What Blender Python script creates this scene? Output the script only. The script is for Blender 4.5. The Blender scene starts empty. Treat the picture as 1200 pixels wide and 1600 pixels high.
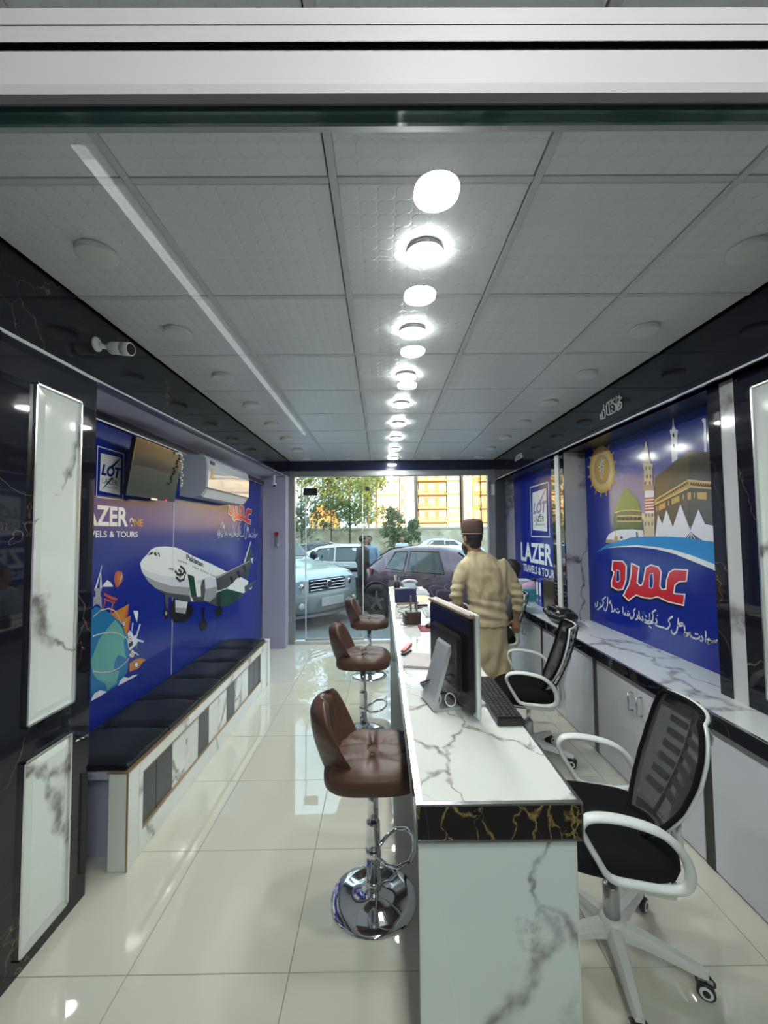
import bpy, bmesh, math, random
from mathutils import Vector, Matrix, noise

# ---------------------------------------------------------------- camera, world, sun, exposure
SC = bpy.context.scene
COL = SC.collection
R = math.radians
CAM_H = 1.63265
F_PX = 646.66
CAM_ROWS = ((0.99993653, -0.00593372, -0.00957701),      # right
            (-0.00927962, 0.048268, -0.99879131),        # down
            (0.00638881, 0.9988168, 0.04820988))         # forward
cam_data = bpy.data.cameras.new('camera')
cam = bpy.data.objects.new('camera', cam_data)
COL.objects.link(cam)
_r, _d, _f = [Vector(v) for v in CAM_ROWS]
_m = Matrix((_r, -_d, -_f)).transposed().to_4x4()
_m.translation = Vector((0, 0, CAM_H))
cam.matrix_world = _m
cam_data.sensor_fit = 'HORIZONTAL'
cam_data.sensor_width = 36.0
cam_data.lens = 36.0 * F_PX / 1200.0
cam_data.clip_start = 0.02
cam_data.clip_end = 600
SC.camera = cam

world = bpy.data.worlds.new('sky')
SC.world = world
world.use_nodes = True
_bg = world.node_tree.nodes['Background']
_bg.inputs[0].default_value = (0.66, 0.84, 1.0, 1)
_bg.inputs[1].default_value = 1.85

sun_data = bpy.data.lights.new('sun', 'SUN')
sun_data.energy = 8.0
sun_data.color = (1.0, 0.70, 0.33)
sun_data.angle = R(0.6)
sun = bpy.data.objects.new('sun', sun_data)
COL.objects.link(sun)
sun.rotation_euler = Vector((-0.32, 1.0, -0.25)).to_track_quat('-Z', 'Y').to_euler()

SC.view_settings.view_transform = 'Standard'
SC.view_settings.look = 'None'
SC.view_settings.gamma = 1.0
SC.view_settings.use_curve_mapping = False
SC.view_settings.exposure = 1.1
LAMP = 124.0            # radiance of the lit ceiling lamps

# ---------------------------------------------------------------- rays from measured points of the photograph to planes of the room
_O = Vector((0, 0, CAM_H))
def _ray(u, v):
    a, b = (u - 600.0) / F_PX, (v - 800.0) / F_PX
    return _r * a + _d * b + _f
def pX(u, v, x): d = _ray(u, v); return _O + d * (x / d.x)
def pY(u, v, y): d = _ray(u, v); return _O + d * (y / d.y)
def pZ(u, v, z): d = _ray(u, v); return _O + d * ((z - CAM_H) / d.z)

# ---------------------------------------------------------------- mesh builder
class MB:
    def __init__(self):
        self.v, self.f, self.mi, self.sm = [], [], [], []
    def add(self, vs, fs, mi=0, smooth=False):
        n = len(self.v)
        self.v += [Vector(p) for p in vs]
        for f in fs:
            self.f.append([i + n for i in f]); self.mi.append(mi); self.sm.append(smooth)
        return self
    def box(self, x0, x1, y0, y1, z0, z1, b=0.0, mi=0, M=None):
        if x0 > x1: x0, x1 = x1, x0
        if y0 > y1: y0, y1 = y1, y0
        if z0 > z1: z0, z1 = z1, z0
        lo, hi = (x0, y0, z0), (x1, y1, z1)
        if b <= 0:
            vs = [Vector((hi[0] if i & 1 else lo[0], hi[1] if i & 2 else lo[1], hi[2] if i & 4 else lo[2])) for i in range(8)]
            fs = [(0, 2, 3, 1), (4, 5, 7, 6), (0, 1, 5, 4), (2, 6, 7, 3), (0, 4, 6, 2), (1, 3, 7, 5)]
        else:
            b = min(b, (x1 - x0) * .49, (y1 - y0) * .49, (z1 - z0) * .49)
            vs, ix = [], {}
            for i in range(8):
                s = (i & 1, (i >> 1) & 1, (i >> 2) & 1)
                for a in range(3):
                    p = [hi[k] if s[k] else lo[k] for k in range(3)]
                    for k in range(3):
                        if k != a: p[k] += -b if s[k] else b
                    ix[(i, a)] = len(vs); vs.append(Vector(p))
            fs = []
            for a in range(3):
                o = [k for k in range(3) if k != a]
                for s in (0, 1):
                    q = []
                    for (p1, p2) in ((0, 0), (1, 0), (1, 1), (0, 1)):
                        q.append(ix[((s << a) | (p1 << o[0]) | (p2 << o[1]), a)])
                    fs.append(q)
            for a in range(3):
                o = [k for k in range(3) if k != a]
                for p1 in (0, 1):
                    for p2 in (0, 1):
                        c0 = (p1 << o[0]) | (p2 << o[1]); c1 = c0 | (1 << a)
                        fs.append([ix[(c0, o[0])], ix[(c1, o[0])], ix[(c1, o[1])], ix[(c0, o[1])]])
            for i in range(8): fs.append([ix[(i, 0)], ix[(i, 1)], ix[(i, 2)]])
        if M is not None: vs = [M @ p for p in vs]
        return self.add(vs, fs, mi)
    def loft(self, rings, caps=True, closed=True, mi=0, smooth=True):
        n = len(rings[0]); vs = [p for r in rings for p in r]; fs = []
        for i in range(len(rings) - 1):
            for j in range(n if closed else n - 1):
                k = (j + 1) % n
                fs.append((i * n + j, i * n + k, (i + 1) * n + k, (i + 1) * n + j))
        self.add(vs, fs, mi, smooth)
        if caps:
            self.add(rings[0], [list(range(n))[::-1]], mi, False)
            self.add(rings[-1], [list(range(n))], mi, False)
        return self
    def tube(self, path, r, n=8, closed=False, mi=0, caps=True, sy=1.0):
        path = [Vector(p) for p in path]; m = len(path)
        rs = r if isinstance(r, (list, tuple)) else [r] * m
        rings, up = [], None
        for i, p in enumerate(path):
            if closed: t = path[(i + 1) % m] - path[i - 1]
            else: t = path[min(i + 1, m - 1)] - path[max(i - 1, 0)]
            t.normalize()
            if up is None:
                up = Vector((0, 0, 1)) if abs(t.z) < .9 else Vector((0, 1, 0))
            a = t.cross(up)
            if a.length < 1e-6: a = t.orthogonal()
            a.normalize(); bb = a.cross(t).normalized(); up = bb
            rings.append([p + (a * math.cos(2 * math.pi * k / n) + bb * (sy * math.sin(2 * math.pi * k / n))) * rs[i] for k in range(n)])
        if closed: rings.append(rings[0])
        return self.loft(rings, caps and not closed, mi=mi)
    def cyl(self, p0, p1, r0, r1=None, n=16, mi=0): return self.tube([p0, p1], [r0, r0 if r1 is None else r1], n, mi=mi)
    def lathe(self, prof, c=(0, 0, 0), n=24, mi=0, axis='Z', smooth=True, caps=True):
        c = Vector(c); rings = []
        for (r, z) in prof:
            ring = []
            for k in range(n):
                a = 2 * math.pi * k / n; x, y = r * math.cos(a), r * math.sin(a)
                ring.append(c + (Vector((x, y, z)) if axis == 'Z' else Vector((z, x, y)) if axis == 'X' else Vector((y, z, x))))
            rings.append(ring)
        return self.loft(rings, caps, mi=mi, smooth=smooth)
    def ball(self, c, rx, ry=None, rz=None, n=16, m=10, mi=0, M=None):
        ry = rx if ry is None else ry; rz = rx if rz is None else rz
        c = Vector(c); rings = []
        for i in range(m + 1):
            t = -math.pi / 2 + math.pi * i / m
            t = max(-1.5, min(1.5, t))
            rings.append([c + Vector((rx * math.cos(t) * math.cos(2 * math.pi * k / n), ry * math.cos(t) * math.sin(2 * math.pi * k / n), rz * math.sin(t))) for k in range(n)])
        if M is not None: rings = [[M @ p for p in r] for r in rings]
        return self.loft(rings, True, mi=mi)
    def prism(self, poly, d, mi=0):
        poly = [Vector(p) for p in poly]; d = Vector(d); n = len(poly)
        q = [p + d for p in poly]
        self.add(poly + q, [list(range(n)), list(range(2 * n - 1, n - 1, -1))] + [(i, (i + 1) % n, n + (i + 1) % n, n + i) for i in range(n)], mi)
        return self
    def face(self, poly, mi=0): return self.add(poly, [list(range(len(poly)))], mi)
    def merge(self, o, M=None):
        n = len(self.v); self.v += [M @ p for p in o.v] if M is not None else list(o.v)
        self.f += [[i + n for i in f] for f in o.f]; self.mi += o.mi; self.sm += o.sm
        return self
    def mesh(self, name, recalc=True):
        me = bpy.data.meshes.new(name)
        me.from_pydata([tuple(p) for p in self.v], [], self.f)
        me.polygons.foreach_set('material_index', self.mi)
        me.polygons.foreach_set('use_smooth', self.sm)
        if recalc:
            bm = bmesh.new(); bm.from_mesh(me)
            bmesh.ops.remove_doubles(bm, verts=bm.verts, dist=1e-6)
            bmesh.ops.recalc_face_normals(bm, faces=bm.faces)
            bm.to_mesh(me); bm.free()
        me.update()
        return me
    def build(self, name, mats, parent=None, origin=None, recalc=True):
        """one mesh object. With a parent, coordinates are local to it; without, the origin goes to the base."""
        mats = mats if isinstance(mats, (list, tuple)) else [mats]
        off = None
        if parent is None:
            if origin is None:
                xs = [p.x for p in self.v]; ys = [p.y for p in self.v]; zs = [p.z for p in self.v]
                origin = ((min(xs) + max(xs)) / 2, (min(ys) + max(ys)) / 2, min(zs))
            off = Vector(origin)
            self.v = [p - off for p in self.v]
        me = self.mesh(name, recalc)
        for m in mats: me.materials.append(m)
        o = bpy.data.objects.new(name, me); COL.objects.link(o)
        if parent is not None: o.parent = parent
        else: o.location = off
        return o
    def shift(self, d): d = Vector(d); self.v = [p - d for p in self.v]; return self
    def local(self, root):
        M = ROOTM[root.name].inverted(); self.v = [M @ p for p in self.v]; return self

ROOTM = {}
def tag(o, label=None, cat=None, group=None, kind=None):
    if label: o['label'] = label
    if cat: o['category'] = cat
    if group: o['group'] = group
    if kind: o['kind'] = kind
    return o
def thing(name, label, cat, loc=(0, 0, 0), rz=0.0, group=None):
    o = bpy.data.objects.new(name, None); COL.objects.link(o)
    o.empty_display_size = 0.1
    o.location = loc; o.rotation_euler = (0, 0, rz)
    ROOTM[o.name] = Matrix.Translation(Vector(loc)) @ Matrix.Rotation(rz, 4, 'Z')
    return tag(o, label, cat, group)
def struct(o): o['kind'] = 'structure'; return o
def copy_tree(o, parent=None):
    c = o.copy(); COL.objects.link(c)
    if parent is not None: c.parent = parent
    for ch in list(o.children): copy_tree(ch, c)
    return c
def fuse(mb, voxel=0.012, it=6, fac=.5, disp=None):
    """weld overlapping solids into one continuous surface"""
    me = mb.mesh('tmp'); o = bpy.data.objects.new('tmp', me); COL.objects.link(o)
    m = o.modifiers.new('r', 'REMESH'); m.mode = 'VOXEL'; m.voxel_size = voxel; m.use_smooth_shade = True
    s = o.modifiers.new('s', 'SMOOTH'); s.iterations = it; s.factor = fac
    dg = bpy.context.evaluated_depsgraph_get()
    out = bpy.data.meshes.new_from_object(o.evaluated_get(dg))
    bpy.data.objects.remove(o); bpy.data.meshes.remove(me)
    if disp:
        ns = [v.normal.copy() for v in out.vertices]
        for v, n in zip(out.vertices, ns): v.co = v.co + n * disp(v.co)
    out.update()
    return out
def mesh_obj(name, me, mat, parent=None):
    me.materials.clear(); me.materials.append(mat); me.name = name
    for p in me.polygons: p.use_smooth = True
    o = bpy.data.objects.new(name, me); COL.objects.link(o)
    if parent is not None: o.parent = parent
    return o

# ---------------------------------------------------------------- materials
def _mat(name):
    m = bpy.data.materials.new(name); m.use_nodes = True
    return m, m.node_tree, m.node_tree.nodes['Principled BSDF']
def flat(name, col, rough=.5, metal=0.0, spec=.5, coat=0.0, emit=0.0, bump=0.0, bscale=200.0, var=0.0, vscale=4.0):
    m, nt, b = _mat(name)
    b.inputs['Base Color'].default_value = (*col, 1); b.inputs['Roughness'].default_value = rough
    b.inputs['Metallic'].default_value = metal; b.inputs['Specular IOR Level'].default_value = spec
    b.inputs['Coat Weight'].default_value = coat
    if emit: b.inputs['Emission Color'].default_value = (*col, 1); b.inputs['Emission Strength'].default_value = emit
    if bump or var:
        tc = nt.nodes.new('ShaderNodeTexCoord')
    if bump:
        nz = nt.nodes.new('ShaderNodeTexNoise'); nz.inputs['Scale'].default_value = bscale; nz.inputs['Detail'].default_value = 3
        nt.links.new(tc.outputs['Object'], nz.inputs['Vector'])
        bp = nt.nodes.new('ShaderNodeBump'); bp.inputs['Strength'].default_value = bump; bp.inputs['Distance'].default_value = .002
        nt.links.new(nz.outputs['Fac'], bp.inputs['Height']); nt.links.new(bp.outputs['Normal'], b.inputs['Normal'])
    if var:
        nz = nt.nodes.new('ShaderNodeTexNoise'); nz.inputs['Scale'].default_value = vscale; nz.inputs['Detail'].default_value = 5
        nt.links.new(tc.outputs['Object'], nz.inputs['Vector'])
        mx = nt.nodes.new('ShaderNodeMix'); mx.data_type = 'RGBA'
        mx.inputs[6].default_value = (*[c * (1 - var) for c in col], 1); mx.inputs[7].default_value = (*[min(1, c * (1 + var)) for c in col], 1)
        nt.links.new(nz.outputs['Fac'], mx.inputs[0]); nt.links.new(mx.outputs[2], b.inputs['Base Color'])
    return m
def emitter(name, col, s):
    m = bpy.data.materials.new(name); m.use_nodes = True; nt = m.node_tree
    nt.nodes.remove(nt.nodes['Principled BSDF'])
    e = nt.nodes.new('ShaderNodeEmission'); e.inputs[0].default_value = (*col, 1); e.inputs[1].default_value = s
    nt.links.new(e.outputs[0], nt.nodes['Material Output'].inputs[0]); return m
def marble(name, base, vein, scale=1.3, width=.035, rough=.08, amount=.9, cloud=.0, seed=0.0, rnd=True, second=None):
    """polished stone: distorted cell borders as veins, broken up by noise"""
    m, nt, b = _mat(name); N, L = nt.nodes, nt.links
    tc = N.new('ShaderNodeTexCoord'); oi = N.new('ShaderNodeObjectInfo')
    add = N.new('ShaderNodeVectorMath'); add.operation = 'ADD'
    sc = N.new('ShaderNodeVectorMath'); sc.operation = 'SCALE'; sc.inputs[3].default_value = 17.0 if rnd else 0.0
    cmb = N.new('ShaderNodeCombineXYZ')
    for i in range(3): L.new(oi.outputs['Random'], cmb.inputs[i])
    L.new(cmb.outputs[0], sc.inputs[0]); L.new(tc.outputs['Object'], add.inputs[0]); L.new(sc.outputs[0], add.inputs[1])
    off = N.new('ShaderNodeVectorMath'); off.operation = 'ADD'; off.inputs[1].default_value = (seed, seed * .7, seed * 1.3)
    L.new(add.outputs[0], off.inputs[0])
    nz = N.new('ShaderNodeTexNoise'); nz.inputs['Scale'].default_value = scale * 1.6; nz.inputs['Detail'].default_value = 6
    L.new(off.outputs[0], nz.inputs['Vector'])
    dm = N.new('ShaderNodeVectorMath'); dm.operation = 'MULTIPLY_ADD'
    L.new(nz.outputs['Color'], dm.inputs[0]); dm.inputs[1].default_value = (.9 / scale,) * 3; L.new(off.outputs[0], dm.inputs[2])
    st = N.new('ShaderNodeMapping'); st.inputs['Rotation'].default_value = (.6, .5, .35); st.inputs['Scale'].default_value = (1.0, .55, .45)
    L.new(dm.outputs[0], st.inputs[0])
    vo = N.new('ShaderNodeTexVoronoi'); vo.feature = 'DISTANCE_TO_EDGE'; vo.inputs['Scale'].default_value = scale
    L.new(st.outputs[0], vo.inputs['Vector'])
    n2 = N.new('ShaderNodeTexNoise'); n2.inputs['Scale'].default_value = scale * 1.1; n2.inputs['Detail'].default_value = 3
    L.new(off.outputs[0], n2.inputs['Vector'])
    wr = N.new('ShaderNodeMapRange'); wr.inputs[1].default_value = .34; wr.inputs[2].default_value = .62; wr.inputs[3].default_value = 0.0; wr.inputs[4].default_value = width
    L.new(n2.outputs['Fac'], wr.inputs[0])
    mr = N.new('ShaderNodeMapRange'); mr.interpolation_type = 'SMOOTHSTEP'
    mr.inputs[1].default_value = 0.0; mr.inputs[3].default_value = amount; mr.inputs[4].default_value = 0.0
    L.new(vo.outputs['Distance'], mr.inputs[0]); L.new(wr.outputs[0], mr.inputs[2])
    n3 = N.new('ShaderNodeTexNoise'); n3.inputs['Scale'].default_value = scale * 9; n3.inputs['Detail'].default_value = 5
    L.new(off.outputs[0], n3.inputs['Vector'])
    m3 = N.new('ShaderNodeMapRange'); m3.inputs[1].default_value = .3; m3.inputs[2].default_value = .62; m3.inputs[3].default_value = .25; m3.inputs[4].default_value = 1.0
    L.new(n3.outputs['Fac'], m3.inputs[0])
    mul = N.new('ShaderNodeMath'); mul.operation = 'MULTIPLY'; L.new(mr.outputs[0], mul.inputs[0]); L.new(m3.outputs[0], mul.inputs[1])
    bc = N.new('ShaderNodeMix'); bc.data_type = 'RGBA'; bc.inputs[6].default_value = (*base, 1)
    bc.inputs[7].default_value = (*(second or [c * (1 - cloud) for c in base]), 1); L.new(n2.outputs['Fac'], bc.inputs[0])
    mx = N.new('ShaderNodeMix'); mx.data_type = 'RGBA'; L.new(bc.outputs[2], mx.inputs[6]); mx.inputs[7].default_value = (*vein, 1)
    L.new(mul.outputs[0], mx.inputs[0]); L.new(mx.outputs[2], b.inputs['Base Color'])
    b.inputs['Roughness'].default_value = rough; b.inputs['Specular IOR Level'].default_value = .5
    return m
def thin_glass(name, tint=(1, 1, 1), ior=1.5, k=1.9, rough=0.0):
    m = bpy.data.materials.new(name); m.use_nodes = True; nt = m.node_tree; N, L = nt.nodes, nt.links
    N.remove(N['Principled BSDF'])
    t = N.new('ShaderNodeBsdfTransparent'); t.inputs[0].default_value = (*tint, 1)
    g = N.new('ShaderNodeBsdfGlossy'); g.inputs['Roughness'].default_value = rough
    fr = N.new('ShaderNodeFresnel'); fr.inputs[0].default_value = ior
    ge = N.new('ShaderNodeNewGeometry'); bf = N.new('ShaderNodeMath'); bf.operation = 'MULTIPLY_ADD'   # same reflectance from both faces
    bf.inputs[1].default_value = -(ior - 1 / ior); bf.inputs[2].default_value = ior
    L.new(ge.outputs['Backfacing'], bf.inputs[0]); 
    mu = N.new('ShaderNodeMath'); mu.operation = 'MULTIPLY'; mu.use_clamp = True; mu.inputs[1].default_value = k
    mx = N.new('ShaderNodeMixShader')
    L.new(bf.outputs[0], fr.inputs[0]); L.new(fr.outputs[0], mu.inputs[0]); L.new(mu.outputs[0], mx.inputs[0])
    L.new(t.outputs[0], mx.inputs[1]); L.new(g.outputs[0], mx.inputs[2]); L.new(mx.outputs[0], N['Material Output'].inputs[0])
    return m
def mesh_cloth(name, col, alpha):
    m, nt, b = _mat(name); N, L = nt.nodes, nt.links
    b.inputs['Base Color'].default_value = (*col, 1); b.inputs['Roughness'].default_value = .7
    t = N.new('ShaderNodeBsdfTransparent'); mx = N.new('ShaderNodeMixShader'); mx.inputs[0].default_value = alpha
    L.new(t.outputs[0], mx.inputs[1]); L.new(b.outputs[0], mx.inputs[2]); L.new(mx.outputs[0], N['Material Output'].inputs[0])
    return m

M = {}
M['grout'] = flat('grout', (.22, .21, .18), .8)
M['floor'] = flat('floor_tile_cream', (.65, .63, .535), .018, spec=1.0, var=.025, vscale=3)
M['gap'] = flat('ceiling_gap', (.02, .02, .022), .8)
M['tbar'] = flat('ceiling_grid_bar', (.60, .61, .62), .45)
M['black_marble'] = marble('black_marble', (.004, .005, .011), (.30, .20, .09), 2.6, .0065, .035, .75, second=(.005, .006, .012))
M['gold_marble'] = marble('black_gold_marble', (.008, .007, .007), (.36, .24, .08), 14.0, .06, .06, 1.0, second=(.014, .012, .01))
M['white_marble'] = marble('white_marble', (.80, .81, .78), (.20, .18, .17), 2.0, .07, .10, .9, cloud=.06)
M['grey_marble'] = marble('grey_marble', (.60, .60, .62), (.10, .09, .09), 1.7, .12, .12, .9, cloud=.12)
M['panel_marble'] = marble('panel_marble', (.80, .84, .80), (.15, .13, .12), 2.1, .10, .09, .9, cloud=.05, seed=3.7)
M['top_marble'] = marble('counter_marble', (.74, .745, .72), (.22, .16, .13), 4.2, .06, .045, .9, cloud=.04, seed=5.3)
M['lavender'] = flat('lavender_paint', (.42, .42, .55), .35, var=.03, vscale=6)
M['soffit'] = flat('soffit_grey', (.66, .64, .76), .3)
M['dark'] = flat('dark_trim', (.012, .012, .016), .3)
M['alu'] = flat('grey_aluminium', (.33, .34, .345), .35, .6)
M['alu_dark'] = flat('dark_aluminium', (.09, .095, .10), .35, .5)
M['white_alu'] = flat('white_aluminium', (.29, .29, .295), .5, .0, spec=.18, bump=.08, bscale=60)
M['chrome'] = flat('chrome', (.80, .81, .83), .06, 1.0)
M['steel'] = flat('brushed_steel', (.55, .55, .56), .28, 1.0)
M['bright'] = flat('bright_metal_trim', (.85, .85, .86), .22, 1.0)
M['gold_trim'] = flat('bronze_trim', (.42, .30, .17), .35, .6)
M['glass'] = thin_glass('clear_glass', (.985, .995, .99))
M['glass_door'] = thin_glass('door_glass', (.93, .965, .955))
M['glass_edge'] = flat('glass_edge', (.05, .14, .13), .05)
M['mirror'] = flat('dark_mirror', (.32, .31, .30), .03, 1.0)
M['lamp'] = emitter('lamp_diffuser', (1.0, .985, .95), LAMP)
M['lamp_near'] = emitter('lamp_diffuser_hall', (1.0, .985, .95), LAMP * 2.0)
M['lamp_rim'] = flat('lamp_rim', (.75, .75, .75), .4)
M['lamp_off'] = flat('lamp_off', (.72, .73, .70), .45)
M['white'] = flat('white_plastic', (.78, .79, .79), .32)
M['offwhite'] = flat('offwhite_plastic', (.70, .70, .68), .4)
M['black'] = flat('black_plastic', (.012, .012, .013), .35)
M['black_soft'] = flat('black_fabric', (.006, .006, .007), .9, spec=.08, bump=.2, bscale=500)
M['vinyl'] = flat('black_vinyl', (.007, .008, .012), .36, spec=.12, bump=.15, bscale=90)
M['leather'] = flat('brown_leather', (.080, .036, .025), .40, spec=.32, bump=.25, bscale=260, var=.12, vscale=9)
M['paint_white'] = flat('white_print', (.80, .80, .80), .22)

# ---------------------------------------------------------------- the room
CZ = 2.699                      # ceiling height
FL, FR = -1.365, 1.70           # faces of the left and right fascia
WL, WR = -1.71, 2.0             # left and right walls
YB, YR = 6.20, -3.40            # shop front, wall behind the camera
YG = 0.46                       # inner glass door the photograph is taken through
TC, CX0, CY0 = 0.6206, -0.7574, 1.2038
GZ = -0.15                      # street level

def ceiling_material():
    m, nt, b = _mat('embossed_ceiling_tile'); N, L = nt.nodes, nt.links
    tc = N.new('ShaderNodeTexCoord')
    ck = N.new('ShaderNodeTexChecker'); ck.inputs['Scale'].default_value = 1 / .0585 
    L.new(tc.outputs['Object'], ck.inputs['Vector'])
    # round petals in every square
    sc = N.new('ShaderNodeVectorMath'); sc.operation = 'SCALE'; sc.inputs[3].default_value = 1 / .0585; L.new(tc.outputs['Object'], sc.inputs[0])
    fr = N.new('ShaderNodeVectorMath'); fr.operation = 'FRACTION'; L.new(sc.outputs[0], fr.inputs[0])
    sb = N.new('ShaderNodeVectorMath'); sb.operation = 'SUBTRACT'; sb.inputs[1].default_value = (.5, .5, 0); L.new(fr.outputs[0], sb.inputs[0])
    fl = N.new('ShaderNodeVectorMath'); fl.operation = 'MULTIPLY'; fl.inputs[1].default_value = (1, 1, 0); L.new(sb.outputs[0], fl.inputs[0])
    ln = N.new('ShaderNodeVectorMath'); ln.operation = 'LENGTH'; L.new(fl.outputs[0], ln.inputs[0])
    ring = N.new('ShaderNodeMapRange'); ring.interpolation_type = 'SMOOTHSTEP'; ring.inputs[1].default_value = .47; ring.inputs[2].default_value = .56; ring.inputs[3].default_value = 1; ring.inputs[4].default_value = 0
    L.new(ln.outputs['Value'], ring.inputs[0])
    w1 = N.new('ShaderNodeTexWave'); w1.bands_direction = 'X'; w1.inputs['Scale'].default_value = 75
    w2 = N.new('ShaderNodeTexWave'); w2.bands_direction = 'Y'; w2.inputs['Scale'].default_value = 75
    L.new(tc.outputs['Object'], w1.inputs['Vector']); L.new(tc.outputs['Object'], w2.inputs['Vector'])
    mx = N.new('ShaderNodeMix'); L.new(ck.outputs['Fac'], mx.inputs[0]); L.new(w1.outputs['Fac'], mx.inputs[2]); L.new(w2.outputs['Fac'], mx.inputs[3])
    mu = N.new('ShaderNodeMath'); mu.operation = 'MULTIPLY'; L.new(mx.outputs[0], mu.inputs[0]); L.new(ring.outputs[0], mu.inputs[1])
    ad = N.new('ShaderNodeMath'); ad.operation = 'MULTIPLY_ADD'; ad.inputs[1].default_value = .12; L.new(mu.outputs[0], ad.inputs[0]); L.new(ring.outputs[0], ad.inputs[2])
    bp = N.new('ShaderNodeBump'); bp.inputs['Strength'].default_value = .55; bp.inputs['Distance'].default_value = .0018
    L.new(ad.outputs[0], bp.inputs['Height']); L.new(bp.outputs['Normal'], b.inputs['Normal'])
    b.inputs['Base Color'].default_value = (.76, .78, .79, 1); b.inputs['Roughness'].default_value = .27
    return m
M['ceil'] = ceiling_material()

def grid_tiles(parent, name, xs, ys, z0, z1, gap, bev, mat, off=(0, 0)):
    """tiles between grid lines; full tiles share one mesh"""
    cache = {}
    for i in range(len(xs) - 1):
        for j in range(len(ys) - 1):
            w, h = xs[i + 1] - xs[i] - gap, ys[j + 1] - ys[j] - gap
            if w < .02 or h < .02: continue
            k = (round(w, 3), round(h, 3))
            if k not in cache:
                me = MB().box(-w / 2, w / 2, -h / 2, h / 2, z0, z1, bev).mesh(name); me.materials.append(mat); cache[k] = me
            o = bpy.data.objects.new(name, cache[k]); COL.objects.link(o); o.parent = parent
            o.location = ((xs[i] + xs[i + 1]) / 2 + off[0], (ys[j] + ys[j + 1]) / 2 + off[1], 0)

# floor
floor = struct(MB().box(WL - .1, WR + .1, YR, YB + .12, -.16, -.004).build('floor', M['grout'], origin=(0, 0, 0)))
fx = [WL] + [-.95897 + .6 * i for i in range(-1, 6) if WL + .02 < -.95897 + .6 * i < WR - .02] + [WR]
fy = [YR] + [1.6215 + .6 * j for j in range(-9, 9) if YR + .02 < 1.6215 + .6 * j < YB] + [YB + .12]
YN = [y for y in fy if y > .4]
grid_tiles(floor, 'floor_tile', fx, [.42] + YN, -.012, 0.0, .003, .0012, M['floor'])

# ceiling: tiles in a grid of flat bars
ceil = struct(MB().box(WL - .1, WR + .1, YR, YB + .1, CZ + .012, CZ + .10).build('ceiling', M['gap'], origin=(0, 0, 0)))
cx = [FL] + [CX0 + TC * i for i in range(0, 4)] + [FR]
cy = [YR] + [CY0 + TC * j for j in range(-7, 8)] + [YB - .05]
grid_tiles(ceil, 'ceiling_tile', cx, cy, CZ, CZ + .012, .0275, .003, M['ceil'], (-.002, .002))
for x in cx[1:-1]:
    MB().box(x - .0115, x + .0115, YR, YB, CZ - .003, CZ + .012, .001).build('grid_bar', M['tbar'], ceil)
for y in cy[1:-1]:
    for i in range(len(cx) - 1):
        MB().box(cx[i] + .013, cx[i + 1] - .013, y - .0105, y + .0105, CZ - .002, CZ + .012, .001).build('grid_bar', M['tbar'], ceil)

# side walls
DKF = flat('hall_floor_darkened', (.02, .02, .022), .35); DKW = flat('hall_wall_darkened', (.025, .025, .028), .6)  # unseen surfaces, coloured dark to keep their reflection in the glass dim
grid_tiles(floor, 'floor_tile', fx, [YR] + [y for y in fy if YR < y < .3] + [.42], -.012, 0.0, .003, .0012, DKF)
for n_, xa_, xb_ in (('left', WL - .12, WL), ('right', WR, WR + .12)):
    struct(MB().box(xa_, xb_, YG, YB, 0, CZ + .1).build('wall_' + n_, M['lavender']))
    struct(MB().box(xa_, xb_, YR, YG - .001, 0, CZ + .1).build('wall_%s_hall' % n_, DKW))
struct(MB().box(WL - .12, WR + .12, YR - .12, YR, -.16, CZ + .1).build('wall_rear', DKW))

def fb(y): return 2.375 + .02 * max(0, min(4.2, y - 2.0))     # the left fascia's lower edge rises a little
ys = [YR, 2.0, 3.0, 4.0, 5.0, YB]
fas = MB().loft([[(FL, y, fb(y)), (FL, y, CZ + .01), (FL - .08, y, CZ + .01), (FL - .08, y, fb(y))] for y in ys], smooth=False)
t1 = struct(fas.build('trim_1', M['black_marble'], origin=(0, 0, 0)))
MB().loft([[(FL + .004, y, fb(y) - .004), (FL + .004, y, fb(y) + .006), (FL - .012, y, fb(y) + .006), (FL - .012, y, fb(y) - .004)] for y in ys], smooth=False).build('metal_edge', M['bright'], t1)
struct(MB().loft([[(FL - .012, y, fb(y)), (FL - .012, y, fb(y) + .02), (WL, y, fb(y) + .02), (WL, y, fb(y))] for y in ys], smooth=False).build('trim_2', M['soffit'], origin=(0, 0, 0)))
ZR = 2.39
t3 = struct(MB().box(FR, FR + .08, YR, YB, ZR, CZ + .01).build('trim_3', M['black_marble'], origin=(0, 0, 0)))
MB().box(FR - .004, FR + .012, YR, YB, ZR - .004, ZR + .006).build('metal_edge', M['bright'], t3)
struct(MB().box(FR + .012, WR, YR, YB, ZR, ZR + .02).build('trim_4', M['dark'], origin=(0, 0, 0)))
# black strip with a silver bead above the left mural
t5 = struct(MB().box(WL, WL + .025, 1.97, 5.95, 2.315, 2.375).build('trim_5', M['dark'], origin=(0, 0, 0)))
MB().box(WL + .025, WL + .03, 1.97, 5.95, 2.315, 2.324).build('metal_edge', M['steel'], t5)

# back of the shop: beam, piers
BM = flat('navy_beam', (.006, .009, .035), .12)
struct(MB().box(FL - .3, FR + .25, YB - .07, YB + .12, 2.555, CZ + .02).build('wall_beam', BM))
p_l = struct(MB().box(WL, -1.376, 5.95, YB + .12, 0, 2.46).build('wall_pier_left', M['lavender']))
p_r = struct(MB().box(1.80, WR, 6.195, YB + .12, 0, 2.40).build('wall_pier_right', M['grey_marble']))

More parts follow.
